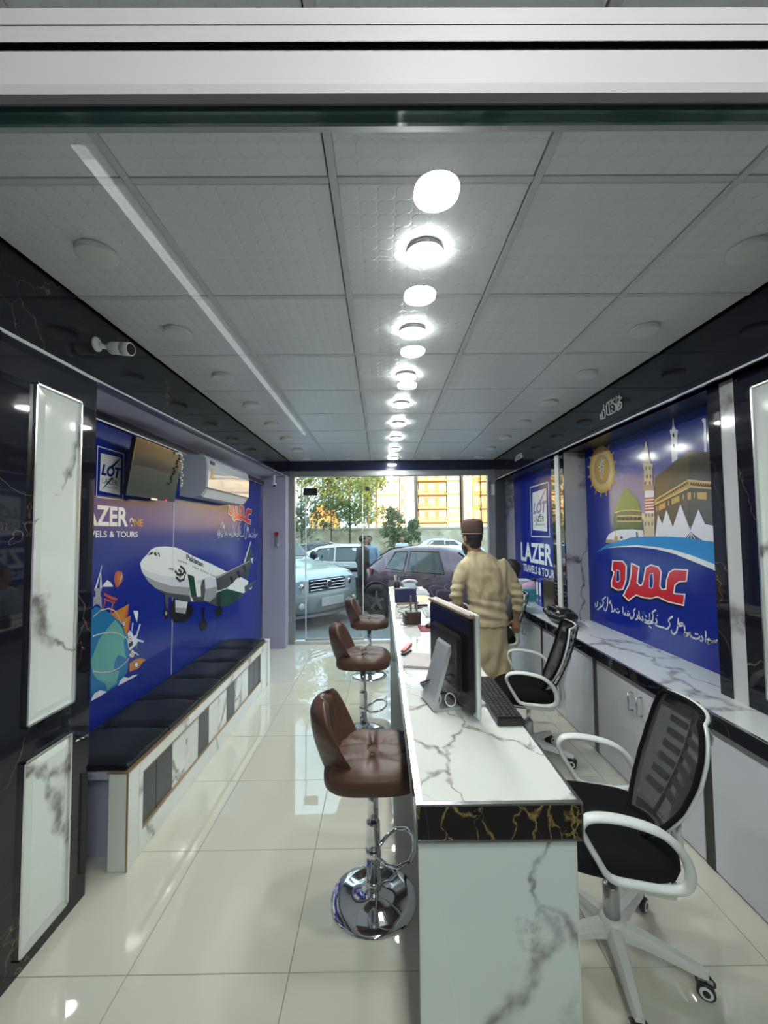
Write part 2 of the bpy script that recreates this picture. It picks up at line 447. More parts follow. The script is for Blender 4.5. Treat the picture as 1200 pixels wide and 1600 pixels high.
# shop front
jl0, jl1 = pY(448, 870, YB).x, pY(461, 870, YB).x
jr0, jr1 = pY(763.5, 870, YB).x, pY(779, 870, YB).x
zt, zb = 2.470, .045
w1 = struct(MB().box(jl0, jl1, YB - .05, YB + .05, 0, zt + .085, .004).build('window_1', M['alu'], origin=(0, YB, 0)))
MB().box(jr0, jr1, -.05, .05, 0, zt + .085, .004).build('frame_jamb', M['alu'], w1)
MB().box(jr1 - .05, jr1 + .10, -.07, .03, 0, zt + .085, .004).build('frame_jamb', M['alu_dark'], w1)
MB().box(jl0 - .04, jl0 + .02, -.075, .03, 0, zt + .085, .004).build('frame_jamb', M['alu_dark'], w1)
MB().box(jl1, jr0, -.05, .05, zt, zt + .085, .004).build('frame_head', M['alu'], w1)
MB().box(jl1, jr0, -.04, .05, 0, zb, .004).build('frame_sill', M['offwhite'], w1)
xd0, xd1 = pY(477, 870, YB).x, pY(568, 870, YB).x
MB().box(jl1, xd0 - .004, -.006, .006, zb, zt).build('glass_pane', M['glass'], w1)
MB().box(xd1 + .004, jr0, -.006, .006, zb, zt).build('glass_pane', M['glass'], w1)
MB().box(xd0 - .0035, xd1 + .0035, -.006, .006, 2.282, zt).build('glass_pane', M['glass'], w1)
d1 = struct(MB().box(xd0, xd1, YB - .006, YB + .006, zb + .01, 2.275).build('door_1', M['glass'], origin=(0, YB, 0)))
for (u0, u1, z0, z1) in ((474.5, 496, 2.19, 2.30), (571, 577.5, 2.25, 2.31)):
    a, b_ = pY(u0, 770, YB).x, pY(u1, 770, YB).x
    MB().box(a, b_, -.022, .022, z0, z1, .004).build('patch_fitting', M['black'], d1)
MB().box(xd0 + .003, xd0 + .015, -.01, .01, zb + .01, 2.20).build('edge_strip', M['white'], d1)
MB().box(xd1 - .015, xd1 - .003, -.01, .01, zb + .01, 2.20).build('edge_strip', M['white'], d1)
MB().box(xd0, xd1, -.018, .018, zb - .003, zb + .03, .003).build('bottom_rail', M['steel'], d1)
MB().box(jr0 + .05, jr0 + .11, -.052, -.05, 2.17, 2.33).build('paper_note', M['white'], w1)

# glass door and transom the photograph is taken through, with its white top rail
zr0, zr1 = pY(600, 178, YG).z, pY(600, 10, YG).z
def zy(v, d): return pY(600, v, YG + d).z
prof = [(-.012, zr0), (-.026, zy(160, -.026)), (-.034, zy(146, -.034)), (-.036, zy(130, -.036)), (-.036, zy(80, -.036)), (-.032, zy(77, -.032)), (-.014, zy(74, -.014)), (-.014, zy(66, -.014)), (-.040, zy(65, -.040)),
        (-.040, zy(40, -.040)), (-.036, zy(39, -.036)), (-.040, zy(37.5, -.040)), (-.040, zy(12, -.040)), (.034, zy(12, -.040)), (.034, zr0 + .012), (.012, zr0)]
zr1 = zy(12, -.040)
prof = [(YG + a, z) for a, z in prof]
d2 = struct(MB().loft([[(x, a, z) for a, z in prof] for x in (FL, FR)], smooth=False).build('door_2', M['white_alu'], origin=(0, YG, 0)))
MB().box(FL, FR, -.009, .009, zr0 - .006 , zr0 + .004).build('glass_edge', M['glass_edge'], d2)
MB().box(FL, FR, -.005, .005, .02, zr0 - .006).build('glass_pane', M['glass_door'], d2)
MB().box(FL, FR, -.005, .005, zr1, CZ - .004).build('glass_pane', M['glass_door'], d2)
MB().box(FL, FR, -.02, .02, 0, .02).build('floor_channel', M['alu'], d2)
MB().box(FL - .345, FL, -.03, .03, 0, fb(0) - .005).build('side_frame', M['white_alu'], d2)
MB().box(FR, WR, -.03, .03, .78, ZR - .005).build('side_frame', M['white_alu'], d2)

# left pillar of black marble with two white marble insets
pil = struct(MB().box(WL, FL, 1.47, 1.972, 0, 2.374).build('wall_pillar_left', M['black_marble']))
def inset(root, plane, quad, s, mat):
    """bevelled panel in a bright metal bead; quad = four measured corners on the pillar's face"""
    ysq = [pX(u, v, plane).y for u, v in quad]; zsq = [pX(u, v, plane).z for u, v in quad]
    y0, y1, z0, z1 = (ysq[0] + ysq[3]) / 2, (ysq[1] + ysq[2]) / 2, (zsq[2] + zsq[3]) / 2, (zsq[0] + zsq[1]) / 2
    if y0 > y1: y0, y1 = y1, y0
    a, b_ = plane, plane + s * .004
    c = plane + s * .014
    for (q0, q1, r0, r1) in ((y0, y1, z0, z0 + .008), (y0, y1, z1 - .008, z1), (y0, y0 + .008, z0, z1), (y1 - .008, y1, z0, z1)):
        mb = MB().box(min(a, c), max(a, c), q0, q1, r0, r1); mb.shift(root.location); mb.build('metal_bead', M['bright'], root)
    y0 += .008; y1 -= .008; z0 += .008; z1 -= .008; e = .035
    o = [(b_, y0, z0), (b_, y1, z0), (b_, y1, z1), (b_, y0, z1)]
    i = [(c, y0 + e, z0 + e), (c, y1 - e, z0 + e), (c, y1 - e, z1 - e), (c, y0 + e, z1 - e)]
    mb = MB().add(o + i, [(0, 1, 5, 4), (1, 2, 6, 5), (2, 3, 7, 6), (3, 0, 4, 7), (4, 5, 6, 7)]); mb.shift(root.location)
    mb.build('marble_inset', mat, root)
inset(pil, FL, [(52, 597), (126, 628), (112, 1098), (36, 1138)], 1, M['panel_marble'])
inset(pil, FL, [(33, 1190), (109, 1145), (102, 1412), (22, 1505)], 1, M['panel_marble'])
MB().box(-.003, .003, 0, .504, -.004, .004).shift((-.174, .252, -2.37)).build('metal_edge', M['bright'], pil)

# right pillars (stand on the ledge)
CR = 1.77
yb = [pX(u, v, CR).y for u, v in ((1126.5, 1083), (1146, 1092), (1171, 1107))]
pr = struct(MB().box(CR, WR, .9, yb[2], .772, ZR).build('wall_pillar_right', M['black_marble']))
o = MB().box(CR + .004, WR, yb[2], yb[1], .772, ZR); o.shift(pr.location); o.build('marble_strip', M['grey_marble'], pr)
o = MB().box(CR, WR, yb[1], yb[0], .772, ZR); o.shift(pr.location); o.build('dark_strip', M['black_marble'], pr)
yp = pX(1178, 620, CR).y
inset(pr, CR, [(1178, 614), (1290, 548), (1330, 1150), (1200, 1095)], -1, M['panel_marble'])
mc = struct(MB().box(CR + .012, WR, 4.0, 4.275, .772, ZR).build('wall_pillar_mirror', M['grey_marble']))
for (a, b_, mt, d) in ((4.0, 4.075, 'mirror', 0), (4.08, 4.17, 'offwhite', -.008), (4.175, 4.275, 'mirror', 0)):
    o = MB().box(CR + d, CR + .012, a, b_, .772, ZR); o.shift(mc.location); o.build('facing_strip', M[mt], mc)

# outside shell of the building (casts the street's shade)
EX = flat('outside_render', (.45, .44, .42), .8)
struct(MB().box(-30, 30, YB - .1, YB + .12, CZ + .12, 6.3).build('wall_upper', EX))
struct(MB().box(-30, WL - .12, YB - .1, YB + .12, GZ, CZ + .12).build('wall_street_left', EX))
struct(MB().box(WR + .12, 30, YB - .1, YB + .12, GZ, CZ + .12).build('wall_street_right', EX))
struct(MB().box(WL - .12, WR + .12, YB, YB + .119, 2.57, CZ + .12).build('wall_lintel', EX))

# ---------------------------------------------------------------- ceiling lamps
def lamp(name, label, x, y, lit, group, glow='lamp'):
    t = thing(name, label, 'light', (x, y, CZ - .0045), 0, group)
    r = .066
    MB().lathe([(r, 0.004), (r + .003, -.003), (r + .003, -.0165), (r - .004, -.0165)], n=32).build('rim', M['lamp_rim' if lit else 'lamp_off'], t)
    MB().lathe([(r + .003, -.0166), (r + .003, -.0185), (r - .002, -.0198), (r * .5, -.0204), (.002, -.0206)], n=32).build('diffuser', M[glow if lit else 'lamp_off'], t)
    return t
ORD = ['nearest', 'second', 'third', 'fourth', 'fifth', 'sixth', 'seventh', 'eighth']
for j in range(8):
    yy = CY0 + TC * (j + .5)
    lamp('ceiling_lamp', '%s lit round lamp in the middle ceiling row, counted from the glass door' % ORD[j], CX0 + TC * 1.5, yy, True, 'lit lamps of the middle ceiling row')
    if j < 8:
        lamp('ceiling_lamp', '%s unlit round lamp above the bench side, counted from the glass door' % ORD[j], (FL + CX0) / 2, yy, False, 'unlit lamps of the left ceiling row')
        lamp('ceiling_lamp', '%s unlit round lamp above the cabinet side, counted from the glass door' % ORD[j], (CX0 + TC * 3 + FR) / 2, yy, False, 'unlit lamps of the right ceiling row')
lamp('ceiling_lamp', 'small unlit round lamp at the far end, left of the lit row', CX0 + TC * .5, CY0 + TC * 7.5, False, 'unlit lamps at the far end')
lamp('ceiling_lamp', 'small unlit round lamp at the far end, right of the lit row', CX0 + TC * 2.5, CY0 + TC * 7.5, False, 'unlit lamps at the far end')
# lamps and an added glowing strip on the camera's side of the glass, mirrored in it
for k, (u, v) in enumerate(((682, 300), (656, 462), (645, 549), (636, 602))):
    p = pZ(u, v, CZ - .02)
    lamp('ceiling_lamp', '%s lit round lamp on the near side of the glass door' % ORD[k], p.x, 2 * YG - p.y, True, 'lit lamps on the near side of the glass door', 'lamp_near')
a, b_ = pZ(100, 205, 2.66), pZ(515, 722, 2.66)
glow_strip = thing('added_glow_strip', 'long slim glowing strip added on the near ceiling for its streak in the glass door', 'light', (a.x, 2 * YG - (a.y + b_.y) / 2, 2.66))  # strip is unseen, added so its reflection makes the streak on the glass
hl = (b_.y - a.y) / 2
MB().box(-.024, .024, -hl, hl, .012, CZ - .0045 - 2.66, .004).build('housing', M['white'], glow_strip)
MB().box(-.017, .017, -hl + .02, hl - .02, 0, .012, .004).build('diffuser', emitter('added_strip_glow', (.93, .97, 1), .9), glow_strip)

# ---------------------------------------------------------------- printed boards
def text_mesh(body, italic=0.0, bold=0.0):
    c = bpy.data.curves.new('t', 'FONT'); c.body = body; c.shear = italic; c.resolution_u = 3; c.offset = bold
    o = bpy.data.objects.new('t', c); COL.objects.link(o)
    me = bpy.data.meshes.new_from_object(o.evaluated_get(bpy.context.evaluated_depsgraph_get()))
    vs = [(v.co.x, v.co.y) for v in me.vertices]; fs = [list(p.vertices) for p in me.polygons]
    bpy.data.objects.remove(o); bpy.data.curves.remove(c); bpy.data.meshes.remove(me)
    return vs, fs
class Board:
    """flat print on a side wall: n = +1 faces +X (left wall), n = -1 faces -X (right wall)"""
    def __init__(self, root, x, n):
        self.root, self.x, self.n = root, x, n; self.o = ROOTM[root.name].translation
        self.mats, self.mb = [], None
    def begin(self): self.mb, self.mats = MB(), []; return self
    def mi(self, m):
        if m not in self.mats: self.mats.append(m)
        return self.mats.index(m)
    def p3(self, y, z, lay): return Vector((self.x + self.n * (.0004 + .0005 * lay), y, z)) - self.o
    def px(self, u, v): p = pX(u, v, self.x); return (p.y, p.z)
    def poly(self, pts, m, lay=1): self.mb.face([self.p3(y, z, lay) for y, z in pts], self.mi(m))
    def ppoly(self, pts, m, lay=1, o=(0, 0), s=1.0): self.poly([self.px(o[0] + s * a, o[1] + s * b) for a, b in pts], m, lay)
    def pell(self, c, rx, ry, m, lay=1, o=(0, 0), s=1.0, n=28, hole=None):
        pts = [(c[0] + rx * math.cos(2 * math.pi * k / n), c[1] + ry * math.sin(2 * math.pi * k / n)) for k in range(n)]
        self.ppoly(pts, m, lay, o, s)
    def strokes(self, lines, w, m, lay=1, o=(0, 0), s=1.0):
        for ln in lines: self.stroke([self.px(o[0] + s * a, o[1] + s * b) for a, b in ln], w, m, lay)
    def stroke(self, q, w, m, lay=1):
        for a, b in zip(q, q[1:]):
            dx, dy = b[0] - a[0], b[1] - a[1]; l = math.hypot(dx, dy) or 1e-9; nx, ny = -dy / l * w / 2, dx / l * w / 2
            self.poly([(a[0] + nx, a[1] + ny), (b[0] + nx, b[1] + ny), (b[0] - nx, b[1] - ny), (a[0] - nx, a[1] - ny)], m, lay)
        for a in q: self.poly([(a[0] + w / 2 * math.cos(k * math.pi / 4), a[1] + w / 2 * math.sin(k * math.pi / 4)) for k in range(8)], m, lay)
    def text(self, body, a, b, h, m, lay=2, italic=0.0, tail=None, bold=0.0):
        """a, b = plane points of the left and right ends of the baseline; h = height of the capitals.
        tail: only this last piece of the body spans a..b, the rest runs on to the left"""
        vs, fs = text_mesh(body, italic, bold); x0, x1 = min(v[0] for v in vs), max(v[0] for v in vs)
        if tail:
            tv, _ = text_mesh(tail, italic, bold); x0 = x1 - (max(v[0] for v in tv) - min(v[0] for v in tv))
        cap = .686; d = (b[0] - a[0], b[1] - a[1])
        k = self.mi(m)
        self.mb.add([self.p3(a[0] + d[0] * (x - x0) / (x1 - x0), a[1] + d[1] * (x - x0) / (x1 - x0) + h * y / cap, lay) for x, y in vs], fs, k)
    def ptext(self, body, a, b, hpx, m, lay=2, italic=0.0, tail=None, bold=0.0):
        A, B = self.px(*a), self.px(*b); T = self.px(a[0], a[1] - hpx)
        self.text(body, A, B, T[1] - A[1], m, lay, italic, tail, bold)
    def end(self, name): return self.mb.build(name, self.mats, self.root, recalc=False)

def ink(name, c, rough=.14): return flat('ink_' + name, c, rough, spec=.38)
I = {k: ink(k, c) for k, c in dict(blue=(.002, .016, .24), navy=(.004, .012, .15), white=(.78, .79, .80), pale=(.62, .64, .70), grey=(.32, .33, .34), dgrey=(.07, .075, .08), black=(.008, .008, .01),
     green=(.01, .06, .045), gold=(.55, .33, .07), lgold=(.62, .46, .2), orange=(.55, .21, .03), red=(.55, .02, .035), coral=(.5, .09, .06), sky=(.02, .25, .62), teal=(.03, .26, .30), land=(.12, .36, .34), sea=(.01, .16, .38),
     lawn=(.14, .24, .06), moss=(.06, .12, .05), cream=(.60, .50, .36), tan=(.38, .28, .18), olive=(.085, .065, .035), kaaba=(.05, .038, .024), lilac=(.30, .26, .45), ivory=(.74, .74, .82)).items()}
def sky_print():
    """printed night-to-dawn sky of the right poster"""
    m, nt, b = _mat('ink_sky_gradient'); N, L = nt.nodes, nt.links
    tc = N.new('ShaderNodeTexCoord'); sp = N.new('ShaderNodeSeparateXYZ'); L.new(tc.outputs['Generated'], sp.inputs[0])
    def ramp(src, pts):
        r = N.new('ShaderNodeValToRGB'); r.color_ramp.elements[0].position, r.color_ramp.elements[0].color = pts[0][0], (*[pts[0][1]] * 3, 1)
        r.color_ramp.elements[1].position, r.color_ramp.elements[1].color = pts[-1][0], (*[pts[-1][1]] * 3, 1)
        for p, v in pts[1:-1]: e = r.color_ramp.elements.new(p); e.color = (v, v, v, 1)
        L.new(src, r.inputs[0]); return r.outputs[0]
    h = ramp(sp.outputs['Y'], [(0, .9), (.35, 1), (.62, .8), (.82, .1), (.9, 0)])
    v = ramp(sp.outputs['Z'], [(.36, 0), (.46, .9), (.6, 1), (.8, .6), (.93, .12), (1, 0)])
    mu = N.new('ShaderNodeMath'); mu.operation = 'MULTIPLY'; L.new(h, mu.inputs[0]); L.new(v, mu.inputs[1])
    mx = N.new('ShaderNodeMix'); mx.data_type = 'RGBA'; mx.inputs[6].default_value = (.002, .016, .24, 1); mx.inputs[7].default_value = (.21, .21, .48, 1)
    L.new(mu.outputs[0], mx.inputs[0]); L.new(mx.outputs[2], b.inputs['Base Color']); b.inputs['Roughness'].default_value = .12
    return m
I['skygrad'] = sky_print()

def logo(b, y0, y1, z0, z1, ink_m, flip):
    """outlined square badge: y0 -> y1 is the reading direction"""
    Y = lambda f: y0 + (y1 - y0) * f
    Z = lambda f: z0 + (z1 - z0) * f
    b.begin()
    w = abs(y1 - y0) * .028
    b.stroke([(Y(0), Z(0)), (Y(1), Z(0)), (Y(1), Z(1)), (Y(0), Z(1)), (Y(0), Z(0))], w, I['pale'], 1)
    b.poly([(Y(.1), Z(.13)), (Y(.88), Z(.10)), (Y(.9), Z(.90)), (Y(.12), Z(.88))], I['white'], 1)
    b.poly([(Y(.98), Z(.96)), (Y(.60), Z(.66)), (Y(.47), Z(.66))], ink_m, 2)
    b.poly([(Y(.02), Z(.03)), (Y(.16), Z(.14)), (Y(.62), Z(.44)), (Y(.52), Z(.44))], ink_m, 2)
    b.text('LOT', (Y(.14), Z(.46)), (Y(.90), Z(.46)), (z1 - z0) * .20, ink_m, 3, .25, bold=.05)
    b.text('LAZER', (Y(.18), Z(.29)), (Y(.76), Z(.29)), (z1 - z0) * .11, I['dgrey'], 3)
    b.text('TRAVELS & TOURS', (Y(.30), Z(.215)), (Y(.76), Z(.215)), (z1 - z0) * .035, I['dgrey'], 3)
    b.poly([(Y(.44), Z(.55)), (Y(.5), Z(.60)), (Y(.56), Z(.55)), (Y(.5), Z(.50))], I['white'], 4)
    return b.end('badge_print')

# the word over the posters, in the coordinates of the right poster's photograph crop
UMRAH = [(405, 318), (462, 345), (447, 470), (470, 497), (490, 490), (505, 440), (520, 350), (560, 330), (620, 345), (642, 385), (632, 500), (650, 530), (685, 525), (690, 450), (710, 390), (750, 365), (858, 372), (848, 458),
         (790, 462), (755, 490), (745, 558), (770, 565), (835, 568), (825, 655), (700, 625), (615, 585), (560, 598), (500, 592), (440, 570), (378, 615), (338, 575), (385, 480), (400, 400)]
UMRAH_E = [(575, 398), (558, 402), (550, 470), (553, 512), (572, 512), (580, 470)]
HEH = [(250, 295), (330, 298), (358, 335), (355, 450), (330, 525), (290, 530), (245, 505), (240, 470), (262, 385), (245, 370)]
HEH_E = [(283, 372), (303, 378), (306, 450), (290, 465), (280, 455)]
def offset_poly(p, d):
    n = len(p); a = sum(p[i][0] * p[(i + 1) % n][1] - p[(i + 1) % n][0] * p[i][1] for i in range(n)); s = 1 if a > 0 else -1; out = []
    for i in range(n):
        e1 = Vector((p[i][0] - p[i - 1][0], p[i][1] - p[i - 1][1])).normalized(); e2 = Vector((p[(i + 1) % n][0] - p[i][0], p[(i + 1) % n][1] - p[i][1])).normalized()
        n1, n2 = Vector((e1.y, -e1.x)) * s, Vector((e2.y, -e2.x)) * s; m = n1 + n2
        if m.length < .3: m = n1
        m.normalize(); k = min(1.8, 1 / max(.4, m.dot(n1)))
        out.append((p[i][0] + m.x * d * k, p[i][1] + m.y * d * k))
    return out
def umrah(b, fn, lay, bg):
    for q in (UMRAH, HEH): b.poly([fn(x - 8, y + 14) for x, y in offset_poly(q, 10)], I['black'], lay)
    for q in (UMRAH, HEH): b.poly([fn(x, y) for x, y in offset_poly(q, 7)], I['white'], lay + 1)
    for q in (UMRAH, HEH): b.poly([fn(x, y) for x, y in offset_poly(q, -3)], I['red'], lay + 2)
    for q in (UMRAH_E, HEH_E):
        b.poly([fn(x, y) for x, y in offset_poly(q, 5)], I['white'], lay + 3); b.poly([fn(x, y) for x, y in q], bg, lay + 4)
URDU = [[(1145, 460), (1135, 476), (1120, 468), (1110, 477), (1094, 468), (1078, 482)], [(1058, 462), (1075, 447), (1086, 470), (1070, 490), (1048, 470)], [(1045, 382), (1047, 440), (1055, 476)], [(1010, 425), (1022, 447), (1014, 466), (998, 464)],
        [(992, 428), (982, 445), (955, 448), (928, 438), (913, 415), (911, 430)], [(952, 402), (958, 404)], [(968, 404), (974, 406)],
        [(905, 394), (885, 417), (868, 422), (855, 410), (870, 400), (897, 396)], [(855, 330), (860, 380), (866, 412)], [(800, 332), (820, 303), (840, 308), (840, 328), (805, 334)], [(802, 268), (797, 330), (785, 385), (765, 405), (745, 396), (739, 372)],
        [(748, 250), (720, 268), (713, 288), (726, 312), (722, 335), (704, 357), (684, 356)], [(613, 238), (618, 240)], [(603, 268), (612, 300), (594, 310), (600, 326), (640, 340), (672, 347)],
        [(597, 190), (575, 205), (567, 216), (577, 240), (570, 290), (548, 286), (545, 255)], [(545, 222), (545, 284), (525, 290), (503, 276)], [(500, 298), (530, 310), (577, 304)], [(541, 334), (546, 336)], [(554, 344), (558, 346)], [(508, 243), (517, 247)],
        [(478, 250), (488, 277), (470, 281), (460, 256), (453, 272)], [(449, 203), (451, 270)], [(434, 235), (440, 262), (420, 276)], [(416, 178), (399, 200), (409, 225), (395, 262), (376, 267), (373, 245)],
        [(366, 220), (355, 241), (340, 236), (350, 220)], [(351, 200), (354, 201)], [(326, 213), (330, 236), (314, 226)], [(305, 165), (306, 215)], [(277, 200), (265, 216), (246, 206), (242, 188)], [(257, 178), (262, 180)],
        [(233, 180), (225, 201), (206, 205)], [(205, 140), (211, 192)], [(182, 122), (199, 104), (196, 130), (181, 128)], [(170, 78), (168, 150), (155, 196), (140, 191), (137, 172)],
        [(152, 74), (130, 90), (124, 101), (133, 122), (125, 150), (106, 166)], [(100, 128), (105, 160), (85, 186), (77, 180)], [(80, 113), (75, 150), (62, 161), (57, 130)]]

# ---------------------------------------------------------------- left wall: mural
mur = thing('wall_mural', 'large blue glossy wall mural with an airliner and a globe above the black bench', 'mural', (WL + .006, 3.9, .012))
xm = WL + .006
MB().box(WL + .001, xm, 1.975, 5.92, .012, 2.315).shift(ROOTM[mur.name].translation).build('panel', I['blue'], mur)
for yj in (pX(271, 830, xm).y,):
    MB().box(xm, xm + .002, yj - .004, yj + .004, .5, 2.31).shift(ROOTM[mur.name].translation).build('joint_strip', I['pale'], mur)
MB().box(WL + .001, xm + .012, 5.90, 5.935, .012, 2.315).shift(ROOTM[mur.name].translation).build('edge_strip', M['steel'], mur)
B = Board(mur, xm, 1)
o_, s_ = (200, 830), .18333
B.begin()
pp = lambda pts, c, lay=1: B.ppoly(pts, I[c], lay, o_, s_)
pp([(985, 265), (1045, 85), (1055, 235), (1020, 415), (950, 375)], 'green', 1)
pp([(985, 265), (1045, 85), (1049, 90), (995, 270)], 'white', 2)
pp([(100, 275), (125, 235), (165, 195), (195, 155), (240, 135), (320, 130), (400, 138), (450, 155), (560, 215), (700, 275), (840, 345), (950, 385), (1025, 425), (1010, 500), (960, 560), (900, 610), (820, 645), (740, 635), (660, 600), (560, 600), (450, 590), (350, 555), (250, 500), (170, 430), (120, 350)], 'white', 2)
pp([(105, 310), (180, 350), (330, 385), (520, 410), (535, 600), (450, 590), (350, 555), (250, 500), (170, 430), (120, 350)], 'pale', 3)
pp([(135, 375), (230, 425), (360, 465), (525, 480), (535, 600), (450, 590), (350, 555), (250, 500), (170, 430)], 'grey', 4)
pp([(215, 480), (340, 525), (520, 548), (535, 600), (450, 590), (350, 555), (250, 500)], 'dgrey', 5)
pp([(505, 365), (560, 385), (585, 560), (535, 545)], 'green', 5)
pp([(530, 545), (600, 560), (720, 540), (840, 490), (990, 530), (900, 610), (820, 645), (740, 635), (660, 600), (560, 602)], 'dgrey', 5)
pp([(760, 520), (840, 490), (990, 532), (900, 610), (820, 645), (745, 625)], 'green', 6)
pp([(163, 203), (195, 177), (213, 174), (205, 196), (180, 203)], 'black', 5); pp([(216, 186), (235, 174), (242, 212), (226, 206)], 'black', 5); pp([(246, 180), (262, 182), (270, 218), (262, 218), (256, 190)], 'black', 5)
pp([(345, 315), (390, 320), (388, 330), (345, 326)], 'dgrey', 5); pp([(345, 232), (390, 236), (390, 240), (345, 236)], 'pale', 5)
for k in range(6): pp([(420 + 15 * k, 240 + 5 * k), (426 + 15 * k, 242 + 5 * k), (427 + 15 * k, 258 + 5 * k), (421 + 15 * k, 256 + 5 * k)], 'dgrey', 5)
for k in range(16):
    if k in (4, 10): continue
    pp([(548 + 14 * k, 292 + 6.4 * k), (553 + 14 * k, 294 + 6.4 * k), (554 + 14 * k, 310 + 6.4 * k), (549 + 14 * k, 308 + 6.4 * k)], 'dgrey', 5)
B.strokes([[(445, 300), (470, 320), (490, 360)], [(400, 340), (420, 370), (460, 370), (480, 340)], [(410, 395), (440, 425), (475, 410), (480, 380)], [(430, 330), (450, 345), (440, 390)]], .022, I['dgrey'], 6, o_, s_)
B.ptext('Pakistan', (200 + 495 * s_, 830 + 238 * s_), (200 + 638 * s_, 830 + 304 * s_), 8.0, I['dgrey'], 5, bold=.035)
pp([(745, 390), (850, 340), (1035, 250), (1050, 265), (1000, 330), (900, 430), (845, 480), (760, 510)], 'dgrey', 7)
pp([(745, 390), (850, 340), (1035, 250), (1040, 256), (850, 352), (755, 405)], 'grey', 8)
for (x, y) in ((885, 440), (945, 395), (995, 345)): pp([(x - 25, y - 50), (x, y - 60), (x + 10, y), (x - 2, y + 8)], 'black', 8)
pp([(1040, 235), (1066, 225), (1058, 278)], 'pale', 8)
pp([(990, 470), (1100, 410), (1040, 480), (995, 530)], 'dgrey', 7); pp([(1030, 490), (1056, 470), (1050, 490), (1034, 498)], 'pale', 8)
pp([(640, 400), (690, 388), (745, 410), (762, 470), (742, 560), (690, 602), (640, 590), (622, 500)], 'pale', 7); pp([(632, 500), (760, 470), (742, 560), (690, 602), (640, 590)], 'grey', 8)
pp([(628, 420), (648, 405), (655, 500), (640, 590), (622, 555), (616, 480)], 'dgrey', 9)
pp([(585, 425), (640, 405), (640, 435), (590, 445)], 'pale', 8)
pp([(365, 600), (395, 578), (505, 598), (555, 660), (540, 720), (480, 778), (380, 770), (355, 700)], 'black', 7); pp([(398, 585), (505, 602), (485, 705), (400, 690)], 'pale', 8); pp([(400, 650), (494, 655), (485, 705), (400, 690)], 'grey', 9)
pp([(308, 540), (345, 535), (335, 660), (320, 660)], 'dgrey', 7); B.pell((322, 700), 22, 45, I['black'], 8, o_, s_); B.pell((320, 700), 9, 18, I['grey'], 9, o_, s_)
pp([(628, 650), (650, 650), (656, 770), (642, 770)], 'black', 7); B.pell((640, 800), 32, 50, I['black'], 8, o_, s_)
pp([(765, 560), (785, 560), (782, 650), (768, 650)], 'black', 7); B.pell((770, 685), 29, 42, I['black'], 8, o_, s_)
B.end('airplane_print')

B.begin(); o_, s_ = (130, 860), .15625
pp([(75, 610), (120, 560), (200, 590), (300, 650), (380, 740), (430, 850), (455, 960), (455, 1080), (440, 1220), (340, 1350), (240, 1410), (75, 1500)], 'sea', 1)
pp([(318, 690), (390, 780), (420, 880), (402, 905), (412, 1000), (430, 1085), (350, 1040), (310, 1120), (300, 1205), (362, 1200), (330, 1330), (240, 1400), (220, 1330), (140, 1290), (90, 1230), (75, 1100), (95, 1050), (150, 900), (250, 770)], 'land', 2)
pp([(182, 148), (187, 148), (177, 222), (187, 380), (165, 380), (170, 240), (132, 380), (115, 380), (166, 222)], 'pale', 1)
pp([(108, 378), (182, 378), (182, 405), (172, 405), (172, 465), (182, 465), (182, 490), (100, 490), (100, 465), (118, 465), (122, 405), (108, 405)], 'grey', 2)
pp([(100, 490), (182, 490), (187, 592), (160, 545), (130, 535), (100, 560)], 'grey', 1)
pp([(210, 420), (235, 440), (345, 482), (330, 503), (285, 495), (210, 450)], 'coral', 2); pp([(208, 478), (320, 516), (312, 532), (208, 492)], 'coral', 2)
pp([(216, 490), (226, 492), (206, 592), (192, 592)], 'coral', 1); pp([(290, 520), (302, 522), (282, 632), (266, 632)], 'coral', 1)
pp([(457, 535), (275, 635), (390, 740), (425, 845), (455, 760), (472, 655), (410, 680)], 'orange', 2); pp([(457, 535), (440, 660), (410, 680), (425, 620)], 'coral', 3); pp([(472, 655), (455, 800), (425, 845), (445, 760)], 'coral', 3)
pp([(355, 205), (385, 215), (398, 255), (392, 310), (345, 370), (325, 365), (308, 310), (308, 255), (325, 215)], 'coral', 2); pp([(355, 210), (365, 260), (340, 355), (335, 260)], 'orange', 3); pp([(380, 215), (388, 270), (350, 360), (372, 270)], 'cream', 3)
pp([(185, 363), (205, 335), (220, 318), (240, 295), (262, 315), (275, 322), (298, 363)], 'ivory', 2); pp([(498, 602), (545, 605), (548, 640), (535, 722), (515, 660)], 'ivory', 2)
pp([(420, 870), (460, 800), (485, 820), (500, 860), (520, 845), (545, 910), (520, 950), (460, 1005), (445, 950), (440, 900)], 'ivory', 3); pp([(450, 930), (490, 905), (495, 945), (455, 975)], 'black', 4); pp([(432, 850), (446, 840), (440, 880), (430, 885)], 'black', 4)
pp([(490, 720), (500, 722), (488, 810), (480, 808)], 'pale', 2); pp([(560, 735), (574, 738), (535, 870), (524, 860)], 'pale', 2); pp([(525, 880), (605, 905), (600, 922), (540, 910)], 'pale', 2); pp([(535, 920), (542, 922), (530, 985), (522, 982)], 'grey', 2)
pp([(455, 1050), (490, 990), (520, 1030), (475, 1075)], 'ivory', 3); pp([(520, 1015), (556, 1045), (550, 1052), (515, 1030)], 'pale', 3)
for (x, y, c) in ((402, 730, 'orange'), (460, 885, 'coral'), (487, 1048, 'coral')):
    B.pell((x, y), 20, 28, I['dgrey'], 5, o_, s_, 14); B.pell((x, y), 15, 22, I['ivory'], 6, o_, s_, 14); B.pell((x, y), 7, 10, I[c], 7, o_, s_, 10)
